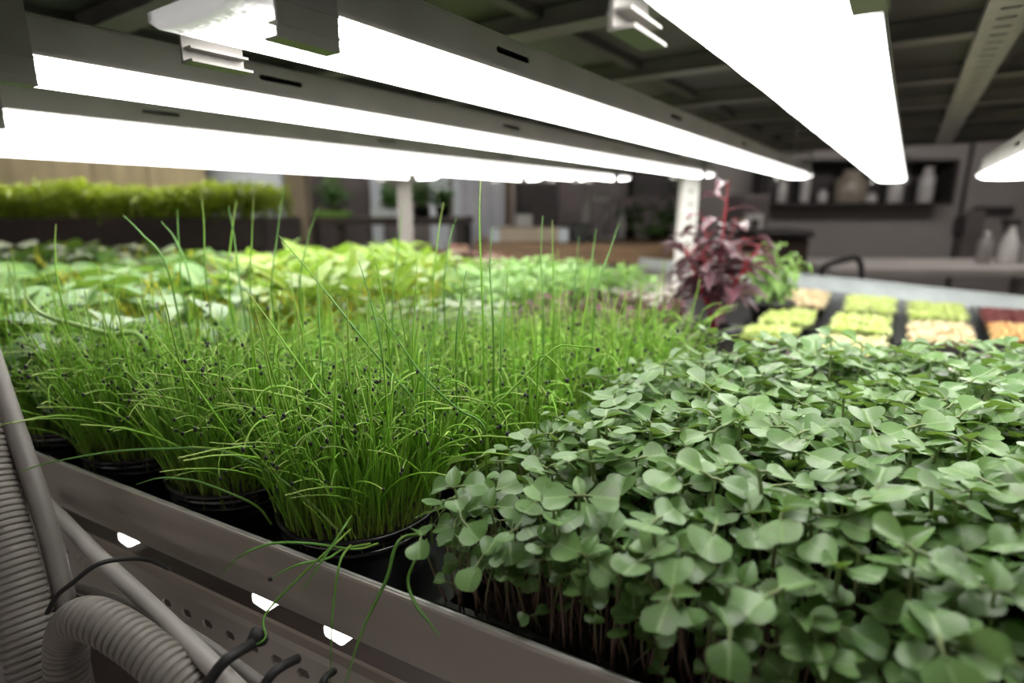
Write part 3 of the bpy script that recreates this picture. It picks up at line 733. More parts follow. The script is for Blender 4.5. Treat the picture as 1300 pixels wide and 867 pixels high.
for x, y in scatter(tp, .0072, .6, rh):
    if not inpoly(x, y, chive_poly) and rh.random() < .8: continue
    ch.append((x, y, SOIL, rh.uniform(.80, 1.16), Vector((rh.gauss(0, .10), rh.gauss(0, .10), 0)), rh.uniform(0, 2 * PI), rh.randrange(len(kinds))))
sc_ = []
for i, c in enumerate(ch):
    q = px_of(Vector((c[0], c[1], c[2] + .09)))
    vis = q is not None and 0 < q[0] < 1300 and 0 < q[1] < 867
    front = edge_dist(c[0], c[1], LP(-.7, 0, 0), LP(0, 0, 0))
    sc_.append(((q[2] + front * .35 + .25 * rh.random()) if vis else 99, i))
sc_.sort(); chosen = {i for _, i in sc_[:270]}
rest = []
for i, c in enumerate(ch):
    x, y, z, s, tilt, az, k = c; Rm = cress_rot(tilt, az); st_, sd = ch_protos[k]
    if i in chosen:
        o = thing('chive_seedling', (x, y, z), 'thin green chive seedling standing in the black pots behind the lip', 'seedling', 'chive seedlings')
        o.rotation_euler = Rm.to_euler(); o.scale = (s, s, s)
        tobj('stalk', ch_mesh[k][0], o)
        if ch_mesh[k][1]: tobj('seed_husk', ch_mesh[k][1], o)
    else:
        t = tmerge([st_, sd]) if sd else st_
        rest.append(txf(t, np.array(Rm), (x, y, z), s))
o = tobj('chive_seedlings', tmesh('chive_seedlings', tmerge(rest), [M['chive'], M['husk']]))
tag(o, 'thick carpet of the other chives, hooked tips carrying black seed husks', 'seedlings', None, 'stuff')
# single blades that stand out
def blade(pts, label, r0=.0009, seed=False, dark=True, ground=False, grp=None, name='chive'):
    P = [at(x, y, d=d) for x, y, d in pts]
    if ground:
        b = P[-1].copy(); e = P[-2]; v = (b - e); v.z = 0
        g = Vector((b.x + v.x * .3, b.y + .01, SOIL)); P += [b.lerp(g, .5), g]
    S = smooth(P, 8); n = len(S)
    rs = [r0 * (.35 + .65 * min(1, i / (n * .35))) for i in range(n)]
    t = ttube(S, rs, 6); t.uv[:, 1] = 1 - t.uv[:, 1]
    base = S[-1]
    t = T(t.v - np.array(tuple(base)), t.f, t.mi, t.uv)
    o = tobj(name, tmesh(name, t, [M['chive_dark'] if dark else M['chive']]), None, base)
    tag(o, label, 'chive', grp)
    if seed:
        s2 = tseed(tuple(S[0] - base), .0016, (1, .8, 1.1), 0); tobj('seed_husk', tmesh('seed_husk', s2, [M['husk']]), o)
    return o
H = 'lone '
blade([(282, 729, .365), (305, 706, .362), (346, 690, .362), (395, 690, .37), (450, 697, .385), (480, 690, .40)], 'arched chive blade drooping over the lip in front of the second pot', .0008)
blade([(343, 735, .360), (360, 725, .360), (381, 716, .362), (415, 709, .37), (436, 697, .385), (470, 690, .40)], 'drooping chive blade ending in a black seed low over the lip', .0008, seed=True)
blade([(384, 750, .352), (410, 710, .355), (438, 667, .368), (446, 655, .39)], 'short stiff chive blade leaning down across the lip', .0009)
blade([(301, 821, .335), (325, 818, .335), (337, 808, .337), (334, 788, .342), (346, 768, .347), (385, 728, .355), (420, 695, .365), (445, 672, .385)], 'long chive blade curling down onto the black strap knot', .0008)
blade([(419, 880, .335), (421, 800, .340), (424, 760, .345), (432, 712, .352), (445, 692, .37)], 'limp chive blade hanging straight down over the lip', .0008)
blade([(432, 890, .318), (460, 800, .330), (490, 737, .340), (500, 700, .345), (512, 682, .352), (540, 678, .37)], 'longest limp chive blade hanging past the slotted channel', .0011)
blade([(557, 807, .322), (545, 790, .325), (528, 768, .330), (518, 737, .340), (530, 705, .35), (542, 685, .36)], 'kinked chive blade hanging over the lip by the cress tray', .0010)
blade([(24, 600, .43), (60, 588, .43), (138, 574, .425), (205, 570, .415), (277, 572, .405), (346, 602, .40), (395, 640, .395), (428, 672, .395)], 'long chive blade arching flat along the lip towards the grey pipe', .0009)
blade([(173, 615, .405), (201, 607, .405), (230, 608, .405), (260, 614, .405), (322, 640, .41), (345, 665, .42)], 'chive blade bowing out over the second pot rim', .0008)
blade([(355, 300, .47), (410, 366, .455), (455, 423, .445), (500, 478, .44), (530, 520, .435)], 'dark straight chive blade slanting high across the chives, its tip over the greens', .0009, ground=True)
blade([(474, 388, .44), (504, 430, .435), (538, 478, .43), (580, 518, .425), (615, 544, .42)], 'dark chive blade slanting down to the right into the cress', .0010, ground=True)
blade([(759, 444, .41), (752, 441, .41), (735, 440, .41), (711, 439, .408), (690, 455, .405), (647, 498, .40), (620, 530, .40)], 'kneed chive with a horizontal tip and black seed above the cress edge', .0008, seed=True, dark=False, ground=True)
blade([(313, 368, .44), (340, 405, .435), (367, 444, .43), (400, 490, .425), (433, 534, .42)], 'light green chive blade slanting across the middle pots', .0009, dark=False, ground=True)
blade([(720, 483, .40), (712, 470, .40), (700, 457, .40), (690, 452, .40), (683, 470, .405)], 'short hooked chive dipping its seed towards the cress leaves', .0007, seed=True, dark=False, ground=True)
talls = [((610, 226), (609, 290), (613, 400), .48), ((625, 288), (622, 340), (626, 410), .48), ((689, 274), (687, 330), (690, 400), .56), ((701, 279), (702, 335), (703, 398), .56), ((757, 291), (752, 325), (745, 380), .60), ((786, 283), (773, 322), (757, 370), .58), ((563, 257), (556, 300), (550, 372), .58), ((580, 276), (572, 300), (564, 360), .60), ((511, 260), (506, 310), (498, 390), .60), ((474, 316), (481, 352), (492, 420), .46), ((592, 343), (586, 378), (579, 440), .46), ((557, 400), (545, 440), (540, 500), .42),
         ((256, 250), (259, 285), (262, 360), .60), ((225, 266), (227, 310), (232, 370), .60), ((290, 262), (297, 300), (306, 370), .62), ((322, 252), (320, 300), (318, 370), .60), ((360, 240), (352, 300), (345, 370), .62), ((405, 262), (392, 300), (380, 370), .62), ((71, 285), (70, 320), (76, 372), .55), ((157, 274), (180, 297), (212, 340), .55), ((205, 282), (222, 303), (240, 350), .60), ((300, 255), (294, 300), (290, 360), .64), ((455, 330), (470, 380), (485, 450), .44), ((402, 330), (404, 380), (408, 450), .48), ((530, 330), (526, 400), (524, 470), .44), ((645, 345), (640, 400), (636, 450), .48), ((735, 300), (732, 340), (728, 390), .62)]
for k, (a, b, c, d) in enumerate(talls):
    blade([(a[0], a[1], d), (b[0], b[1], d), (c[0], c[1], d * .99)], 'tall chive blade standing well above the other chives', .00085, dark=(k % 3 != 0), ground=True, grp='tall chive blades')
blade([(30, 372, .60), (52, 398, .585), (95, 412, .57), (140, 424, .56), (180, 430, .56)], 'thick pale yellow stalk curving sideways at the left edge of the chives', .0028, dark=False, ground=True, name='bent_stalk')
bpy.data.objects['bent_stalk'].data.materials[0] = M['green_stem']

# ---------------------------------------------------------------- leafy greens behind
LEAFM = {}
def leafy_proto(r, n, h, Lr, Wr, shape, el=(-.1, .7), stem_r=.0022, wave=.03, droop=(.1, .5), spread=.35):
    parts = []
    az0 = r.uniform(0, 2 * PI)
    for k in range(n):
        a = az0 + k * 2.4 + r.uniform(-.3, .3); hh = h * r.uniform(.6, 1.05); out = hh * spread * r.uniform(.4, 1.1)
        d = Vector((-math.sin(a), math.cos(a), 0))
        pts = [Vector((0, 0, -.003)) + d * (out * t ** 1.7) + UP * (hh * t) for t in [i / 5 for i in range(6)]]
        stalk = ttube(pts, [stem_r, stem_r, stem_r * .9, stem_r * .8, stem_r * .7, stem_r * .6], 6)
        L = r.uniform(*Lr); W = r.uniform(*Wr)
        bl = tleaf(L, W, shape, 8, 8, droop=r.uniform(*droop), cup=r.uniform(-.1, .15), fold=r.uniform(0, .2), wave=wave, ph=r.uniform(0, 6))
        leaf = txf(bl, rotm(a, r.uniform(*el), r.uniform(-.4, .4)), tuple(pts[-1] - d * .002))
        parts.append((stalk, leaf))
    return parts
def leafy_meshes(protos, ms, ml):
    return [[(tmesh('stalk', s, [ms]), tmesh('leaf', l, [ml])) for s, l in p] for p in protos]
def plant(meshes, loc, sc, az, name, label, cat, grp):
    o = thing(name, loc, label, cat, grp); o.rotation_euler = (0, 0, az); o.scale = (sc, sc, sc)
    for s, l in meshes: tobj('stalk', s, o); tobj('leaf', l, o)
    return o
rl = random.Random(31)
BASE = CZ - .262
chard_p = leafy_meshes([leafy_proto(rl, 3, .125, (.045, .065), (.030, .042), 'ovate', el=(-.5, .5)) for _ in range(7)], M['chard_stem'], M['chard_leaf'])
ych_p = leafy_meshes([leafy_proto(rl, 4, .135, (.045, .070), (.024, .036), 'ovate', el=(-.2, .9), stem_r=.0028) for _ in range(7)], M['chard_stem'], M['ychard_leaf'])
let_p = leafy_meshes([leafy_proto(rl, 6, .075, (.035, .055), (.03, .042), 'round', el=(.0, .9), wave=.10, stem_r=.002) for _ in range(4)], M['green_stem'], M['lettuce'])
def bed(pixpoly, ztop):
    return [(p.x, p.y) for p in (at(x, y, z=ztop) for x, y in pixpoly)]
def bed_tray(poly, label):
    poly_tray('grow_tray', [Vector((x, y, 0)) for x, y in poly], CZ - .250, CZ - .2865, label, soil_z=BASE)
a1 = bed([(-70, 452), (60, 436), (232, 396), (330, 383), (300, 336), (180, 316), (20, 316), (-110, 330)], -.135)
bed_tray(a1, 'black tray of pale green chard behind the chives at left')
for x, y in scatter(a1, .060, .4, rl):
    q = px_of((x, y, CZ - .13))
    if q and -80 < q[0] < 420: plant(rl.choice(chard_p), (x, y, BASE), rl.uniform(.95, 1.4), rl.uniform(0, 6.28), 'chard_plant', 'pale green broad-leaved chard plant on yellow stalks, left behind the chives', 'chard', 'pale chard plants at left')
a2 = bed([(338, 380), (430, 374), (520, 369), (556, 345), (545, 323), (430, 318), (312, 336)], -.135)
bed_tray(a2, 'black tray of bright yellow-green chard behind the middle of the chives')
for x, y in scatter(a2, .050, .4, rl):
    plant(rl.choice(ych_p), (x, y, BASE), rl.uniform(.85, 1.15), rl.uniform(0, 6.28), 'chard_plant', 'bright yellow-green chard plant with thick yellow stalks behind the chives', 'chard', 'bright yellow chard plants')
a3 = bed([(530, 341), (645, 337), (640, 321), (540, 319)], -.165)
for x, y in scatter(a3, .085, .4, rl):
    plant(rl.choice(let_p), (x, y, BASE), rl.uniform(1.0, 1.35), rl.uniform(0, 6.28), 'lettuce_plant', 'reddish brown ruffled lettuce behind the bright green micro herbs', 'lettuce', 'red lettuces')
# small herbs: one mesh per plant
def herb(r, h, L, W, n, shape='round', sr=.001):
    ps = []
    tipz = []
    for k in range(n):
        f = (k // 2 + 1) / ((n + 1) // 2); hh = h * (.55 + .45 * f); a = k * PI + (k // 2) * PI / 2 + r.uniform(-.4, .4)
        ps.append(txf(tleaf(L * r.uniform(.75, 1.1), W * r.uniform(.75, 1.1), shape, 5, 4, droop=r.uniform(0, .4), fold=.12, cup=.05), rotm(a, r.uniform(-.1, .5)), (0, 0, hh)))
    ps.append(ttube([(0, 0, -.003), (.001, 0, h * .5), (0, 0, h)], [sr, sr, sr * .7], 5, mi=1)); return tmerge(ps)
def herb_bed(name, poly, sp, protos, mats, label, cat, grp, r, base=BASE, cap=290):
    ms = [tmesh(name, p, mats) for p in protos]; spots = scatter(poly, sp, .45, r)
    spots.sort(key=lambda p: p[0] ** 2 + p[1] ** 2); rest = []
    for i, (x, y) in enumerate(spots):
        k = r.randrange(len(ms)); s = r.uniform(.8, 1.2); az = r.uniform(0, 6.28)
        if i < cap:
            o = tobj(name, ms[k], None, (x, y, base)); o.rotation_euler = (0, 0, az); o.scale = (s, s, s); tag(o, label, cat, grp)
        else: rest.append(txf(protos[k], rotm(az), (x, y, base), s))
    if rest:
        o = tobj(name + '_mass', tmesh(name + '_mass', tmerge(rest), mats)); tag(o, 'rest of the ' + grp + ', farther off', cat, None, 'stuff')
a4 = bed([(545, 366), (640, 364), (790, 345), (850, 352), (800, 333), (690, 324), (600, 328), (556, 340)], -.155)
bed_tray(a4, 'black tray of bright green micro herbs behind the purple seedlings')
herb_bed('micro_herb', a4, .030, [herb(rl, .09, .022, .018, 6) for _ in range(6)], [M['bright'], M['green_stem']], 'small bright green micro herb in the tray before the brown table', 'herb', 'bright green micro herbs', rl)
a5 = bed([(650, 384), (770, 382), (878, 384), (875, 366), (770, 362), (650, 372)], -.155)
bed_tray(a5, 'black tray of purple seedlings right behind the chives')
herb_bed('purple_seedling', a5, .026, [herb(rl, .088, .022, .018, 5) for _ in range(6)], [M['purple'], M['green_stem']], 'purple-leaved seedling in the strip behind the chives', 'seedling', 'purple seedlings', rl)
a6 = bed([(440, 392), (560, 392), (650, 388), (650, 374), (560, 374), (450, 379)], -.155)
bed_tray(a6, 'black tray of pale grey-green seedlings before the yellow chard')
herb_bed('pale_seedling', a6, .022, [herb(rl, .088, .020, .017, 4) for _ in range(6)], [M['pale'], M['green_stem']], 'pale grey-green seedling in the strip before the yellow chard', 'seedling', 'pale seedlings', rl)

# amaranth in a pot
def pot(c, r, h, parent):
    MB().lathe([(.0001, 0), (r * .72, 0), (r * .95, h * .86), (r, h * .86), (r, h), (r * .93, h), (r * .9, h * .8), (.0001, h * .8)], c, 28).build('pot', M['black'], parent)
def bushy(name, loc, label, cat, h, spread, nst, leaf_n, L, W, shape, ms, ml, r, potr=.06, poth=.07, el=(-.5, .5)):
    o = thing(name, loc, label, cat); pot(loc, potr, poth, o)
    cnt = 0
    for s in range(nst):
        a = s * 2.4 + r.uniform(-.4, .4); d = Vector((math.cos(a), math.sin(a), 0)); hh = h * (1.0 if s == 0 else r.uniform(.55, .88)); out = (0.06 if s == 0 else 1) * spread * r.uniform(.5, 1)
        P = [Vector((0, 0, poth * .8)) + d * (out * t ** 1.3) + UP * ((hh - poth * .8) * t) for t in [i / 8 for i in range(9)]]
        t = ttube(P, [.0034 * (1 - .55 * i / 8) for i in range(9)], 7); nl = leaf_n
        tobj('stem', tmesh('stem', t, [ms]), o)
        for k in range(nl):
            f = .28 + .72 * (k + .5) / nl; i0 = min(7, int(f * 8)); p = P[i0].lerp(P[i0 + 1], f * 8 - i0)
            if cnt >= 100: break
            aa = k * 2.4 + s + r.uniform(-.4, .4); sc = (1.15 - .5 * f) * r.uniform(.8, 1.15)
            pet = ttube([(0, 0, 0), (0, .012, .003), (0, .02, .004)], [.0013, .0012, .001], 5, mi=1)
            lf = txf(tleaf(L * sc, W * sc, shape, 8, 6, droop=r.uniform(.2, .7), fold=r.uniform(.05, .25), wave=.03, ph=k), None, (0, .019, .004))
            tobj('leaf', tmesh('leaf', txf(tmerge([lf, pet]), rotm(aa, r.uniform(*el)), tuple(p)), [ml, ms]), o); cnt += 1
    return o
poly_tray('carrier_tray', [at(838, 412, z=-.285), at(922, 437, z=-.285), at(982, 366, z=-.285), at(872, 352, z=-.285)], CZ - .278, CZ - .2868, 'black tray under the potted red amaranth and green herb')
pa = at(905, 425, d=1.12); pa.z = CZ - .2868
bushy('potted_amaranth', pa, 'tall red-stemmed amaranth with dark purple leaves beside the sprout punnets', 'plant', .33, .100, 10, 10, .066, .036, 'ovate', M['amar_stem'], M['amar_leaf'], rl, .055, .06, el=(-.15, .6))
pb = at(978, 390, d=1.42); pb.z = CZ - .2868
bushy('potted_basil', pb, 'small leafy green herb in a black pot behind the red amaranth', 'plant', .20, .075, 8, 12, .038, .026, 'ovate', M['green_stem'], M['basil_leaf'], rl, .055, .06)

# ---------------------------------------------------------------- sprout punnets at the far right
big = [at(930, 436, z=-.285), at(1262, 446, z=-.285), at(1225, 376, z=-.285), at(985, 362, z=-.285)]
poly_tray('carrier_tray', big, CZ - .275, CZ - .2868, 'wide black carrier tray holding the pale sprout punnets')
big2 = [at(1270, 446, z=-.285), at(1420, 450, z=-.285), at(1390, 388, z=-.285), at(1233, 377, z=-.285)]
poly_tray('carrier_tray', big2, CZ - .275, CZ - .2868, 'black carrier tray of red and orange sprout punnets at the right edge')
def punnet(quad, mat_, label, hp=.021, r=rl, n=340):
    Q = [at(x, y, z=-.255) for x, y in quad]; c = sum(Q, Vector()) / 4; zb = CZ - .2858
    o = thing('sprout_punnet', Vector((c.x, c.y, zb)), label, 'punnet')
    mb = MB(); k = 4
    c0 = Vector((c.x, c.y, 0)); O = [c0 + (Vector((p.x, p.y, 0)) - c0) * .96 for p in Q]; B_ = [c0 + (p - c0) * .86 for p in O]; I = [c0 + (p - c0) * .90 for p in O]; Rm = [c0 + (p - c0) * 1.03 for p in O]
    rings = [(B_, zb), (O, CZ - .260), (Rm, CZ - .260), (Rm, CZ - .257), (I, CZ - .257), (I, CZ - .275)]
    vs = [(p.x, p.y, z) for rg, z in rings for p in rg]
    fs = [(j * k + i, j * k + (i + 1) % k, (j + 1) * k + (i + 1) % k, (j + 1) * k + i) for j in range(5) for i in range(k)] + [(3, 2, 1, 0), tuple(range(20, 24))]
    mb.add(vs, fs).build('tub', M['black'], o)
    lv = []
    for _ in range(n):
        u, v = r.random(), r.random(); p = (I[0] * (1 - u) + I[1] * u) * (1 - v) + (I[3] * (1 - u) + I[2] * u) * v
        dome = 1 - max(abs(u - .5), abs(v - .5)) ** 3 * 3
        z = CZ - .262 + hp * r.uniform(.55, 1.05) * dome
        for q in range(2): lv.append(txf(tleaf(.012, .010, 'round', 3, 2, droop=.2, fold=.15), rotm(r.uniform(0, 6.28), r.uniform(-.2, .35)), (p.x, p.y, z)))
        lv.append(ttube([(p.x, p.y, CZ - .274), (p.x, p.y, z)], [.0008, .0007], 3))
    t = tmerge(lv); t = T(t.v - np.array((c.x, c.y, zb)), t.f, t.mi, t.uv)
    s = tobj('sprouts', tmesh('sprouts', t, [M[mat_]]), o); s['kind'] = 'stuff'
    return o
punnet([(983, 390), (1048, 393), (1057, 372), (1003, 368)], 'sprout_p', 'peach-yellow sprout punnet in the back row, beside the potted herb')
punnet([(958, 412), (1030, 417), (1040, 396), (978, 392)], 'sprout_g', 'yellow-green sprout punnet, middle of the row beside the amaranth')
punnet([(930, 433), (1003, 439), (1018, 420), (952, 415)], 'sprout_g', 'darker yellow-green sprout punnet nearest the cress, beside the amaranth')
punnet([(1068, 397), (1138, 402), (1142, 380), (1072, 376)], 'sprout_g', 'yellow-green sprout punnet, centre of the back row by the pale rail')
punnet([(1046, 423), (1132, 428), (1137, 405), (1060, 400)], 'sprout_g', 'yellow-green sprout punnet in the very middle of the carrier tray')
punnet([(1020, 452), (1122, 458), (1130, 433), (1038, 428)], 'sprout_y', 'pale yellow sprout punnet half hidden behind the cress leaves')
punnet([(1152, 408), (1232, 412), (1226, 388), (1148, 384)], 'sprout_g', 'yellow-green sprout punnet, back row next to the red sprouts')
punnet([(1150, 436), (1242, 440), (1235, 414), (1150, 410)], 'sprout_p', 'peach-cream sprout punnet, front row next to the orange sprouts')
punnet([(1248, 410), (1325, 414), (1318, 393), (1240, 389)], 'sprout_r', 'dark red sprout punnet at the right edge, back row', hp=.010)
punnet([(1258, 436), (1345, 440), (1332, 416), (1252, 412)], 'sprout_o', 'orange and yellow sprout punnet at the right edge, front row')

# ================================================================== THE ROOM BEHIND (out of focus)
def rect(x0, y0, x1, y1, d):
    a = at(x0, (y0 + y1) / 2, d=d); b = at(x1, (y0 + y1) / 2, d=d)
    t = at((x0 + x1) / 2, y0, d=d); u = at((x0 + x1) / 2, y1, d=d)
    return a.x, b.x, (a.y + b.y) / 2, u.z, t.z     # xl, xr, y, zbottom, ztop
def bbox(mb, xl, xr, y0, y1, z0, z1, bevel=.004):
    return mb.box(((xl + xr) / 2, (y0 + y1) / 2, (z0 + z1) / 2), (xr - xl, y1 - y0, z1 - z0), bevel=bevel)
rb = random.Random(5)
# left rack with the tall hedge of microgreens
xl, xr, yy, z0, z1 = rect(-90, 277, 338, 316, 2.35)
hr = thing('side_rack', ((xl + xr) / 2, yy + .2, 0), 'dark rack standing left behind the chard, carrying the tall green hedge tray', 'rack')
bbox(MB(), xl, xr, yy, yy + .45, z0 - .02, z0).build('shelf_board', M['darktray'], hr)
for x in (xl + .03, xr - .03):
    for y in (yy + .03, yy + .42): MB().box((x, y, z0 / 2 - .01), (.04, .04, z0 - .02)).build('post', M['darktray'], hr)
ht = thing('hedge_tray', ((xl + xr) / 2, yy + .2, z0), 'long dark tray of tall dense yellow-green microgreens against beige boards', 'tray')
mb = MB()
bbox(mb, xl, xr, yy, yy + .012, z0, z1); bbox(mb, xl, xr, yy + .40, yy + .412, z0, z1); bbox(mb, xl, xl + .012, yy, yy + .41, z0, z1); bbox(mb, xr - .012, xr, yy, yy + .41, z0, z1); bbox(mb, xl, xr, yy, yy + .41, z0, z0 + .01)
mb.build('tray_body', M['darktray'], ht)
bbox(MB(), xl + .012, xr - .012, yy + .012, yy + .40, z0 + .01, z1 - .01, 0).build('soil', M['soil'], ht)['kind'] = 'stuff'
_, _, _, _, ztop = rect(0, 233, 300, 300, 2.35)
bl = [tleaf(.05, .011, 'lance', 4, 2, droop=.5, fold=.2), tleaf(.06, .013, 'ovate', 4, 2, droop=.7, fold=.2), tleaf(.04, .014, 'ovate', 4, 2, droop=.3, fold=.2)]
ls = []
for _ in range(7000):
    x = rb.uniform(xl + .03, xr - .03); y = yy + rb.uniform(.01, .40)
    bump = .012 * math.sin(x * 9) + .010 * math.sin(x * 23 + 1)
    f = rb.random() ** .6; z = z1 - .02 + (ztop - z1 - .01 + bump) * f
    ls.append(txf(bl[rb.randrange(3)], rotm(rb.uniform(0, 6.28), rb.uniform(.1, 1.4)), (x, y - (.02 if f > .5 else 0) * rb.random(), z), rb.uniform(.7, 1.2)))
t = tmerge(ls); lo = np.array(ht.location); t = T(t.v - lo, t.f, t.mi, t.uv)
tobj('microgreens', tmesh('microgreens', t, [M['hedge']]), ht)['kind'] = 'stuff'
hl = thing('hedge_lamp', ((xl + xr) / 2, yy + .18, CZ + .30), 'tube lamp over the hedge tray, hidden behind the crowded grow lamps', 'lamp')
MB().box(((xl + xr) / 2, yy + .18, CZ + .30), (xr - xl - .1, .05, .02), bevel=.006).build('tube', M['tube_warm'], hl)
MB().box(((xl + xr) / 2, yy + .18, CZ + .325), (xr - xl - .06, .08, .03), bevel=.004).build('housing', M['alu'], hl)
# boards, panels, post
def standing(name, x0, x1, ytop, d, thick, m, label, cat, ztop=None):
    xl, xr, y, _, zt = rect(x0, ytop, x1, 300, d)
    o = bbox(MB(), xl, xr, y, y + thick, 0.0, ztop or zt).build(name, m); return tag(o, label, cat)
xl2, xr2, y2, _, _ = rect(-160, 190, 262, 300, 3.7)
pl = thing('board_partition', ((xl2 + xr2) / 2, y2, 0), 'partition of beige boards behind the hedge of microgreens', 'partition')
nbd = 6
for k in range(nbd):
    w = (xr2 - xl2) / nbd; bbox(MB(), xl2 + w * k + .004, xl2 + w * (k + 1) - .004, y2, y2 + .03, 0, 2.3).build('board', M['ply'], pl)
for z in (.5, 1.9): MB().box(((xl2 + xr2) / 2, y2 + .05, z), (xr2 - xl2, .04, .08)).build('batten', M['post_wood'], pl)
standing('white_screen', 258, 358, 190, 3.9, .03, M['bluewhite'], 'pale blue-white panel between the beige boards and the timber post', 'screen', 2.1)
standing('timber_post', 363, 388, 190, 3.0, .09, M['post_wood'], 'brown timber post rising behind the yellow chard', 'post', 2.6)
standing('white_screen', 545, 590, 190, 4.7, .03, M['bluewhite'], 'blue-white panel behind the two round green shrubs', 'screen', 2.2)
standing('white_screen', 470, 484, 190, 4.9, .03, M['bluewhite'], 'narrow bluish panel strip between dark foliage and shrubs', 'screen', 2.2)
# hanging grey sheet with folds
xl, xr, y, _, _ = rect(583, 225, 641, 292, 4.2)
prof = []; n = 60
for i in range(n + 1): prof.append((xl + (xr - xl) * i / n, y + .035 * math.sin(i * .75) + .012 * math.sin(i * 1.9)))
mb = MB(); vs = [(x, q, z) for z in (.35, 2.3) for x, q in prof] + [(x, q + .004, z) for z in (.35, 2.3) for x, q in prof]; m = n + 1
fs = [(i, i + 1, m + i + 1, m + i) for i in range(n)] + [(2 * m + i + 1, 2 * m + i, 3 * m + i, 3 * m + i + 1) for i in range(n)]
cu = thing('sheet_curtain', ((xl + xr) / 2, y, .35), 'grey white hanging sheet in folds, centre background', 'curtain')
mb.add(vs, fs, 0, True).build('sheet', M['curtain'], cu)
MB().tube([(xl - .1, y, 2.31), (xr + .1, y, 2.31)], .015, 10).box((xl - .06, y + .02, 1.155), (.03, .03, 2.31)).box((xr + .06, y + .02, 1.155), (.03, .03, 2.31)).build('curtain_stand', M['pvc'], cu)
# low stand with shrubs and dark foliage
xl, xr, y, zb, zt = rect(385, 276, 592, 300, 3.1)
st_t = thing('plant_stand', ((xl + xr) / 2, y, 0), 'low dark bench carrying the background shrubs', 'bench')
bbox(MB(), xl, xr, y, y + .6, zt - .04, zt).build('top', M['darktray'], st_t)
for x in (xl + .04, xr - .04):
    for q in (y + .04, y + .56): MB().box((x, q, (zt - .04) / 2), (.05, .05, zt - .04)).build('leg', M['darktray'], st_t)
for px, py, dd, h, sp_, lab in ((536, 276, 3.25, .24, .075, 'round green shrub, nearer the pale rack post'), (563, 276, 3.3, .22, .075, 'round green shrub, nearer the grey hanging sheet'), (497, 276, 3.4, .22, .07, 'dark green bushy plant just left of the pale rack post'), (425, 274, 3.4, .27, .11, 'dark leafy plant in front of the grey background, right of the timber post')):
    p = at(px, py, d=dd); p.z = zt
    bushy('potted_shrub', p, lab, 'plant', h, sp_, 7, 12, .05, .034, 'ovate', M['green_stem'], M['dkgreen'], rb, .05, .06)
xl, xr, y, _, z1b = rect(395, 262, 440, 274, 3.12)
tag(bbox(MB(), xl, xr, y, y + .12, zt, zt + .035, .008).build('green_crate', M['bright']), 'bright green low tray beside the timber post, far behind', 'tray')
xl, xr, y, _, _ = rect(470, 265, 512, 274, 3.12)
tag(bbox(MB(), xl, xr, y, y + .2, zt, zt + .045, .004).build('grey_box', M['bluewhite']), 'small pale grey box in front of the dark shrubs', 'box')
xl, xr, y, _, _ = rect(388, 190, 470, 280, 5.0)
tag(bbox(MB(), xl, xr, y, y + .35, 0, 2.0).build('dark_cabinet', M['mauve']), 'grey cabinet in the dim corner behind the leafy plant', 'cabinet')
# brown table and what stands on it
xl, xr, y, zb, zt = rect(600, 309, 905, 327, 2.75)
tb = thing('brown_table', ((xl + xr) / 2, y, 0), 'long brown wooden table behind the bright green herbs', 'table')
bbox(MB(), xl, xr, y, y + .62, zt - .10, zt).build('table_top', M['wood'], tb)
for x in (xl + .06, xr - .06):
    for q in (y + .06, y + .56): MB().box((x, q, (zt - .1) / 2), (.06, .06, zt - .1)).build('leg', M['wood'], tb)
TZ = zt
def on_table(x0, x1, ytop, d, depth, m, name, label, cat, z0=None):
    xl, xr, y, _, z1 = rect(x0, ytop, x1, 300, d); z0 = TZ if z0 is None else z0
    o = bbox(MB(), xl, xr, y, y + depth, z0, max(z1, z0 + .02), .006).build(name, m); return tag(o, label, cat)
cb = thing('cardboard_box', at(670, 300, d=2.85), 'flat tan cardboard box lying on the brown table', 'box')
xl, xr, y, _, z1 = rect(622, 289, 722, 300, 2.85)
bbox(MB(), xl + .05, xr - .05, y, y + .25, TZ, z1).build('carton', M['card'], cb)
bbox(MB(), xl, xl + .05, y, y + .25, TZ, z1 - .003).build('end_flap', M['bluewhite'], cb); bbox(MB(), xr - .05, xr, y, y + .25, TZ, z1 - .003).build('end_flap', M['bluewhite'], cb)
xl, xr, y, _, z1 = rect(725, 283, 753, 300, 2.9)
o = thing('black_pot', ((xl + xr) / 2, y + .06, TZ), 'square black pot standing on the brown table', 'pot')
r_ = (xr - xl) / 2
MB().prism([(-r_ * .85, -r_ * .85), (r_ * .85, -r_ * .85), (r_ * .85, r_ * .85), (-r_ * .85, r_ * .85)], ((xl + xr) / 2, y + .06, TZ), ((xl + xr) / 2, y + .06, z1 - .015), Vector((1, 0, 0)), Vector((0, 1, 0))).box(((xl + xr) / 2, y + .06, z1 - .008), (r_ * 2, r_ * 2, .016), bevel=.003).build('pot_body', M['black'], o)
standing('dark_cabinet', 655, 706, 232, 4.3, .45, M['dark'], 'black cabinet behind the cardboard box', 'cabinet')
standing('brown_board', 643, 657, 222, 4.35, .05, M['brownpot'], 'narrow orange-brown board beside the hanging sheet', 'board')
p = at(665, 277, d=3.3); p.z = TZ
on_table(655, 676, 272, 3.1, .05, M['white'], 'white_tub', 'small white tub in front of the black cabinet', 'tub')
standing('mauve_cabinet', 800, 872, 250, 4.0, .45, M['mauve'], 'dull mauve-grey cupboard behind the brown table', 'cupboard')
standing('grey_locker', 709, 797, 215, 5.0, .4, M['mauve'], 'tall grey locker in the dim background', 'locker')
standing('dark_cabinet', 803, 870, 200, 4.9, .4, M['dark'], 'tall dark cabinet behind the mauve cupboard', 'cabinet')
xl, xr, y, _, z1 = rect(768, 245, 778, 300, 3.05)
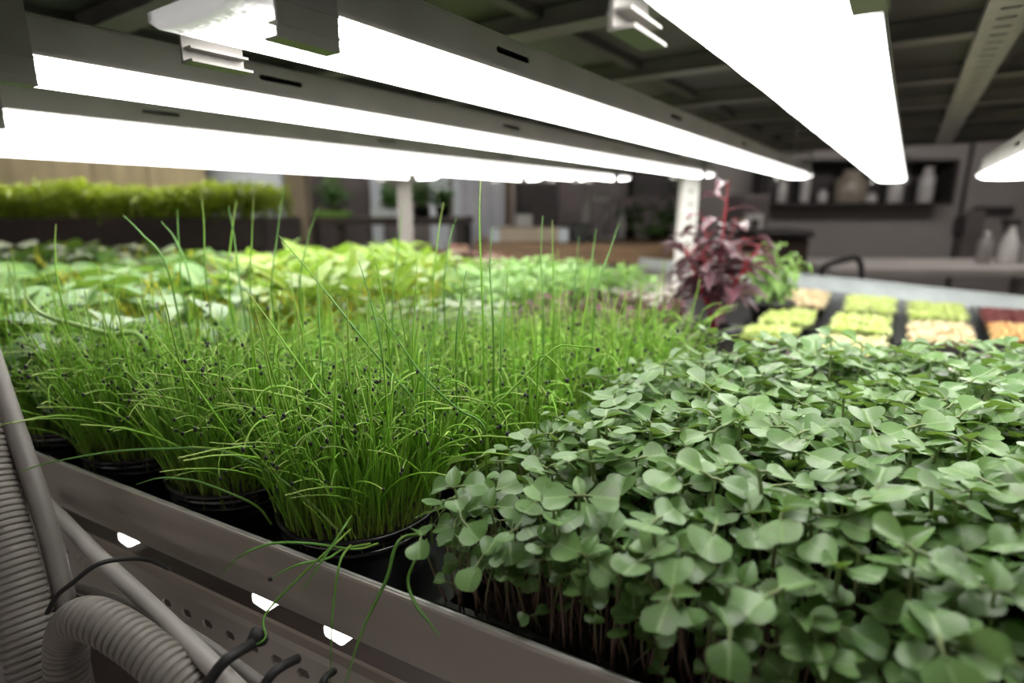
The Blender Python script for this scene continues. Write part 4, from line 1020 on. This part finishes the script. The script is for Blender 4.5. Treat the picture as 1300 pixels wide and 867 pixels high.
o = thing('steel_stand', ((xl + xr) / 2, y + .1, TZ), 'thin grey steel stand on the brown table', 'stand')
MB().box(((xl + xr) / 2, y + .1, TZ + .006), (.14, .12, .012), bevel=.003).build('base', M['steel'], o)
MB().tube([((xl + xr) / 2, y + .1, TZ + .01), ((xl + xr) / 2, y + .1, z1)], .014, 12).build('column', M['steel'], o)
MB().box(((xl + xr) / 2 - .03, y + .1, z1 - .03), (.10, .05, .05), bevel=.01).build('head', M['steel'], o)
xl, xr, y, _, z1 = rect(690, 240, 712, 300, 3.0)
for px, ytop, w_, m_, lab in ((745, 240, 12, 'jar', 'pale bottle on the brown table behind the black pot'), (790, 262, 9, 'jar', 'short pale bottle beside the steel stand')):
    xl, xr, y, _, z1 = rect(px - w_ / 2, ytop, px + w_ / 2, 300, 3.15); r_ = (xr - xl) / 2; h = z1 - TZ
    tag(MB().lathe([(.0001, 0), (r_, 0), (r_, h * .62), (r_ * .4, h * .78), (r_ * .4, h), (.0001, h)], ((xl + xr) / 2, y, TZ), 18).build('bottle', M[m_]), lab, 'bottle')
p = at(830, 297, d=3.1); p.z = TZ
bushy('potted_shrub', p, 'low dark green plant on the brown table before the mauve cupboard', 'plant', .10, .09, 6, 10, .04, .026, 'ovate', M['green_stem'], M['dkgreen'], rb, .04, .03)
for px, py, lab in ((845, 258, 'tall dark plant behind the white perforated post'), (800, 262, 'dark spreading plant behind the thin steel stand')):
    p = at(px, 300, d=3.25); p.z = TZ
    bushy('potted_shrub', p, lab, 'plant', .30, .12, 6, 12, .06, .03, 'ovate', M['darkbrown'], M['dkgreen'], rb, .04, .05)
# appliance, dark bin, cart, bench on the right
xl, xr, y, _, z1 = rect(940, 247, 976, 300, 3.9)
o = thing('steel_appliance', ((xl + xr) / 2, y + .15, 0), 'dark appliance with a pale square plate, behind the amaranth', 'appliance')
bbox(MB(), xl, xr, y, y + .3, 0, z1, .01).build('body', M['mauve'], o)
a_, b_, _, q0, q1 = rect(947, 272, 969, 298, 3.9)
bbox(MB(), a_, b_, y - .012, y, q0, q1).build('plate', M['white'], o)
MB().box(((a_ + b_) / 2, y - .016, (q0 + q1) / 2 + .01), (.05, .01, .05), bevel=.004).build('dial', M['dark'], o)
xl, xr, y, _, z1 = rect(955, 296, 1034, 340, 3.5)
o = thing('dark_bin', ((xl + xr) / 2, y + .25, 0), 'dark brown bin with a rounded lid behind the green potted herb', 'bin')
bbox(MB(), xl + .02, xr - .02, y + .02, y + .30, 0, z1 - .03, .02).build('body', M['darkbrown'], o)
bbox(MB(), xl, xr, y, y + .32, z1 - .03, z1 + .02, .02).build('lid', M['dark'], o)
cA = [at(1046, 352, d=2.75), at(1043, 343, d=2.75), at(1052, 336, d=2.75), at(1082, 328, d=2.75), at(1090, 330, d=2.75), at(1093, 338, d=2.75), at(1094, 352, d=2.75)]
o = thing('push_cart', Vector((cA[3].x, cA[3].y + .3, 0)), 'cart with a black loop handle beyond the pale rail', 'cart')
gA = [Vector((cA[0].x, cA[0].y, .15))] + cA + [Vector((cA[-1].x, cA[-1].y, .15))]
MB().tube([gA[0]] + smooth(cA, 6) + [gA[-1]], .013, 10).build('handle', M['rubber'], o)
bbox(MB(), cA[0].x - .1, cA[-1].x + .2, cA[0].y - .02, cA[0].y + .42, .12, .16).build('platform', M['mauve'], o)
for dx in (-.04, .16):
    for dy in (.05, .36): MB().lathe([(.0001, -.02), (.06, -.02), (.06, .02), (.0001, .02)], (0, 0, 0), 16).build('wheel', M['rubber'], o).matrix_local = Matrix.Translation(Vector((cA[3].x + dx, cA[0].y + dy, .06)) - o.location) @ Matrix.Rotation(PI / 2, 4, 'Y')
xl, xr, y, zb, zt = rect(1056, 341, 1420, 357, 3.35)
BZ = zt
o = thing('work_bench', ((xl + xr) / 2, y + .3, 0), 'pale topped work bench along the grey wall', 'bench')
bbox(MB(), xl, xr, y, y + .7, BZ - .05, BZ, .006).build('bench_top', M['bench'], o)
for x in (xl + .05, xr - .05):
    for q in (y + .06, y + .6): MB().box((x, q, (BZ - .05) / 2), (.06, .06, BZ - .05)).build('leg', M['steel'], o)
# spray bottle on the bench
p = at(1276, 337, d=3.6); p.z = BZ
o = thing('spray_bottle', p, 'white spray bottle with a dark trigger head on the bench', 'bottle')
MB().lathe([(.0001, 0), (.046, 0), (.05, .02), (.048, .12), (.03, .18), (.016, .21), (.016, .235), (.0001, .235)], p, 22).build('bottle_body', M['white'], o)
MB().box(p + Vector((-.015, 0, .262)), (.11, .035, .045), bevel=.008).build('spray_head', M['dark'], o)
tr_ = MB().box(p + Vector((-.045, 0, .225)), (.012, .02, .05), bevel=.003).build('trigger', M['dark']); tr_.parent = bpy.data.objects['spray_head']
for px, h, r_, lab in ((1246, .20, .04, 'slim grey bottle on the bench next to the wall conduit'), (1302, .16, .06, 'grey jar at the picture edge on the bench')):
    p = at(px, 337, d=3.65); p.z = BZ
    tag(MB().lathe([(.0001, 0), (r_, 0), (r_, h * .7), (r_ * .5, h * .85), (r_ * .5, h), (.0001, h)], p, 18).build('bottle', M['steel']), lab, 'bottle')
# wall shelf with jars
dW = 5.55
xl, xr, y, zb, zt = rect(958, 206, 1192, 259, dW); yb = Y1 - .001
y = yb - .26
ws = thing('wall_shelf', ((xl + xr) / 2, yb - .13, zb), 'dark open wall shelf full of bottles on the grey wall', 'shelf')
bbox(MB(), xl, xr, yb - .015, yb, zb, zt).build('back_panel', M['dark'], ws)
for z in (zb, zt): bbox(MB(), xl, xr, y, yb - .015, z - .012, z + .012).build('board', M['dark'], ws)
for x in (xl, xr): bbox(MB(), x - .012, x + .012, y, yb - .015, zb, zt).build('side_panel', M['dark'], ws)
for px, w_, h_, m_, lab in ((972, 12, 40, 'dark', 'dark bottle at the near end of the wall shelf'), (988, 13, 34, 'jar', 'pale bottle, second on the wall shelf'), (1017, 12, 42, 'jar', 'tall pale bottle beneath the lamp tip on the wall shelf'), (1040, 12, 16, 'jar', 'short pale jar between tall bottle and amber jar'), (1074, 38, 40, 'amber', 'wide amber jar on the wall shelf, biggest of the row'), (1100, 16, 12, 'jar', 'low jar beside the big amber jar'), (1130, 18, 38, 'jar', 'tall grey bottle under the widest lamp'), (1168, 18, 44, 'jar', 'tall pale bottle leaning at the far end of the wall shelf')):
    a = at(px - w_ / 2, 258, d=dW).x; b = at(px + w_ / 2, 258, d=dW).x; r_ = (b - a) / 2; h = h_ / 53 * (zt - zb); zc = zb + .013
    pf = [(.0001, 0), (r_ * .96, 0), (r_, .01), (r_, h * .7), (r_ * .62, h * .82), (r_ * .55, h * .84), (r_ * .6, h * .86), (r_ * .6, h), (.0001, h)]
    tag(MB().lathe(pf, ((a + b) / 2, y + .13, zc), 20, sy=min(1, .11 / r_)).build('shelf_jar', M[m_]), lab, 'jar', None)
# conduit and junction box on the wall
x = at(1234, 280, d=5.5).x
o = thing('wall_conduit', (x, yb - .02, .6), 'thin dark conduit with a junction box running up the grey wall', 'conduit')
MB().tube([(x, yb - .02, .4), (x, yb - .02, 2.2)], .018, 10).build('tube', M['dark'], o)
z = at(1233, 288, d=5.5).z
MB().box((x, yb - .03, z), (.09, .055, .16), bevel=.01).build('junction_box', M['dark'], o)
xl, xr, y, zb, zt = rect(1262, 262, 1312, 284, 5.4)
o = thing('wall_hook_rail', ((xl + xr) / 2, yb - .03, zb), 'dark rail with a hanging grey cloth above the spray bottle', 'rail')
bbox(MB(), xl, xr, yb - .05, yb, (zb + zt) / 2, zt).build('rail_board', M['dark'], o)
bbox(MB(), xl - .1, xl + .08, yb - .08, yb - .05, zb - .4, zt - .03, .012).build('cloth', M['mauve'], o)
# unseen fill lamps and their rack, added behind the camera to light the lip
for k, (zz, lab) in enumerate(((1.30, 'upper fill lamp added unseen behind the viewer to light the lip'), (.62, 'lower fill lamp added unseen behind the viewer to light the hoses'))):
    o = thing('grow_lamp', (-1.1, -.75, zz), lab, 'lamp')
    X_ = Vector((.80, -.60, 0))
    MB().box((-1.1, -.75, zz), (1.4, .09, .02), X=X_, bevel=.006).build('diffuser', M['lamp_dim'], o)
    MB().box((-1.1, -.75, zz + .028), (1.38, .07, .03), X=X_, bevel=.004).build('housing', M['alu'], o)
o = thing('side_rack', (-1.1, -.75, 0), 'unseen rack added to carry the two fill lamps', 'rack')
for sx in (-.72, .72):
    MB().box(Vector((-1.1, -.75, .75)) + Vector((.80, -.60, 0)) * sx, (.035, .035, 1.5), X=Vector((.80, -.60, 0)), bevel=.003).build('post', M['alu_dark'], o)
for zz in (1.355, .675): MB().box((-1.1, -.75, zz), (1.42, .03, .024), X=Vector((.80, -.60, 0))).build('crossbar', M['alu_dark'], o)
# unseen ceiling tubes, added as fill light for the room
for k, (x, y, L_, m_) in enumerate(((3.3, 2.9, 2.4, 'fill_right'), (-.3, 3.5, 1.2, 'tube'), (-2.4, 2.9, 1.5, 'tube'), (-.6, -1.0, 1.2, 'tube'))):
    lab = ['long unseen fill tube added to light the work bench side', 'unseen fill tube added to light the hanging sheet', 'unseen fill tube added to light the beige boards', 'unseen fill tube added behind the viewer'][k]
    o = thing('fill_tube', (x, y, ZT - .03), lab, 'lamp')
    MB().box((x, y, ZT - .02), (L_, .12, .04), bevel=.005).build('housing', M['white_steel'], o)
    MB().tube([(x - L_ / 2 + .03, y, ZT - .06), (x + L_ / 2 - .03, y, ZT - .06)], .016, 10).build('tube', M[m_], o)

# ================================================================== WORLD, CAMERA
sc = bpy.context.scene
w = bpy.data.worlds.new('world'); sc.world = w; w.use_nodes = True
w.node_tree.nodes['Background'].inputs[0].default_value = (.05, .05, .05, 1)
cam = bpy.data.cameras.new('camera'); co = bpy.data.objects.new('camera', cam); C.objects.link(co); sc.camera = co
co.location = (0, 0, CZ); co.rotation_euler = (PI / 2 - PITCH, 0, 0)
cam.sensor_width = 36; cam.lens = 36 * FPX / 1300; cam.clip_start = .01; cam.clip_end = 50
cam.dof.use_dof = True; cam.dof.focus_distance = .40; cam.dof.aperture_fstop = 3.2; cam.dof.aperture_blades = 9
sc.view_settings.view_transform = 'Standard'; sc.view_settings.look = 'None'; sc.view_settings.gamma = 1; sc.view_settings.exposure = 0.0
sc.view_settings.use_curve_mapping = False
sc.cycles.max_bounces = 7; sc.cycles.diffuse_bounces = 4; sc.cycles.transmission_bounces = 5; sc.cycles.glossy_bounces = 3
sc.cycles.sample_clamp_indirect = 4.0; sc.cycles.use_denoising = True
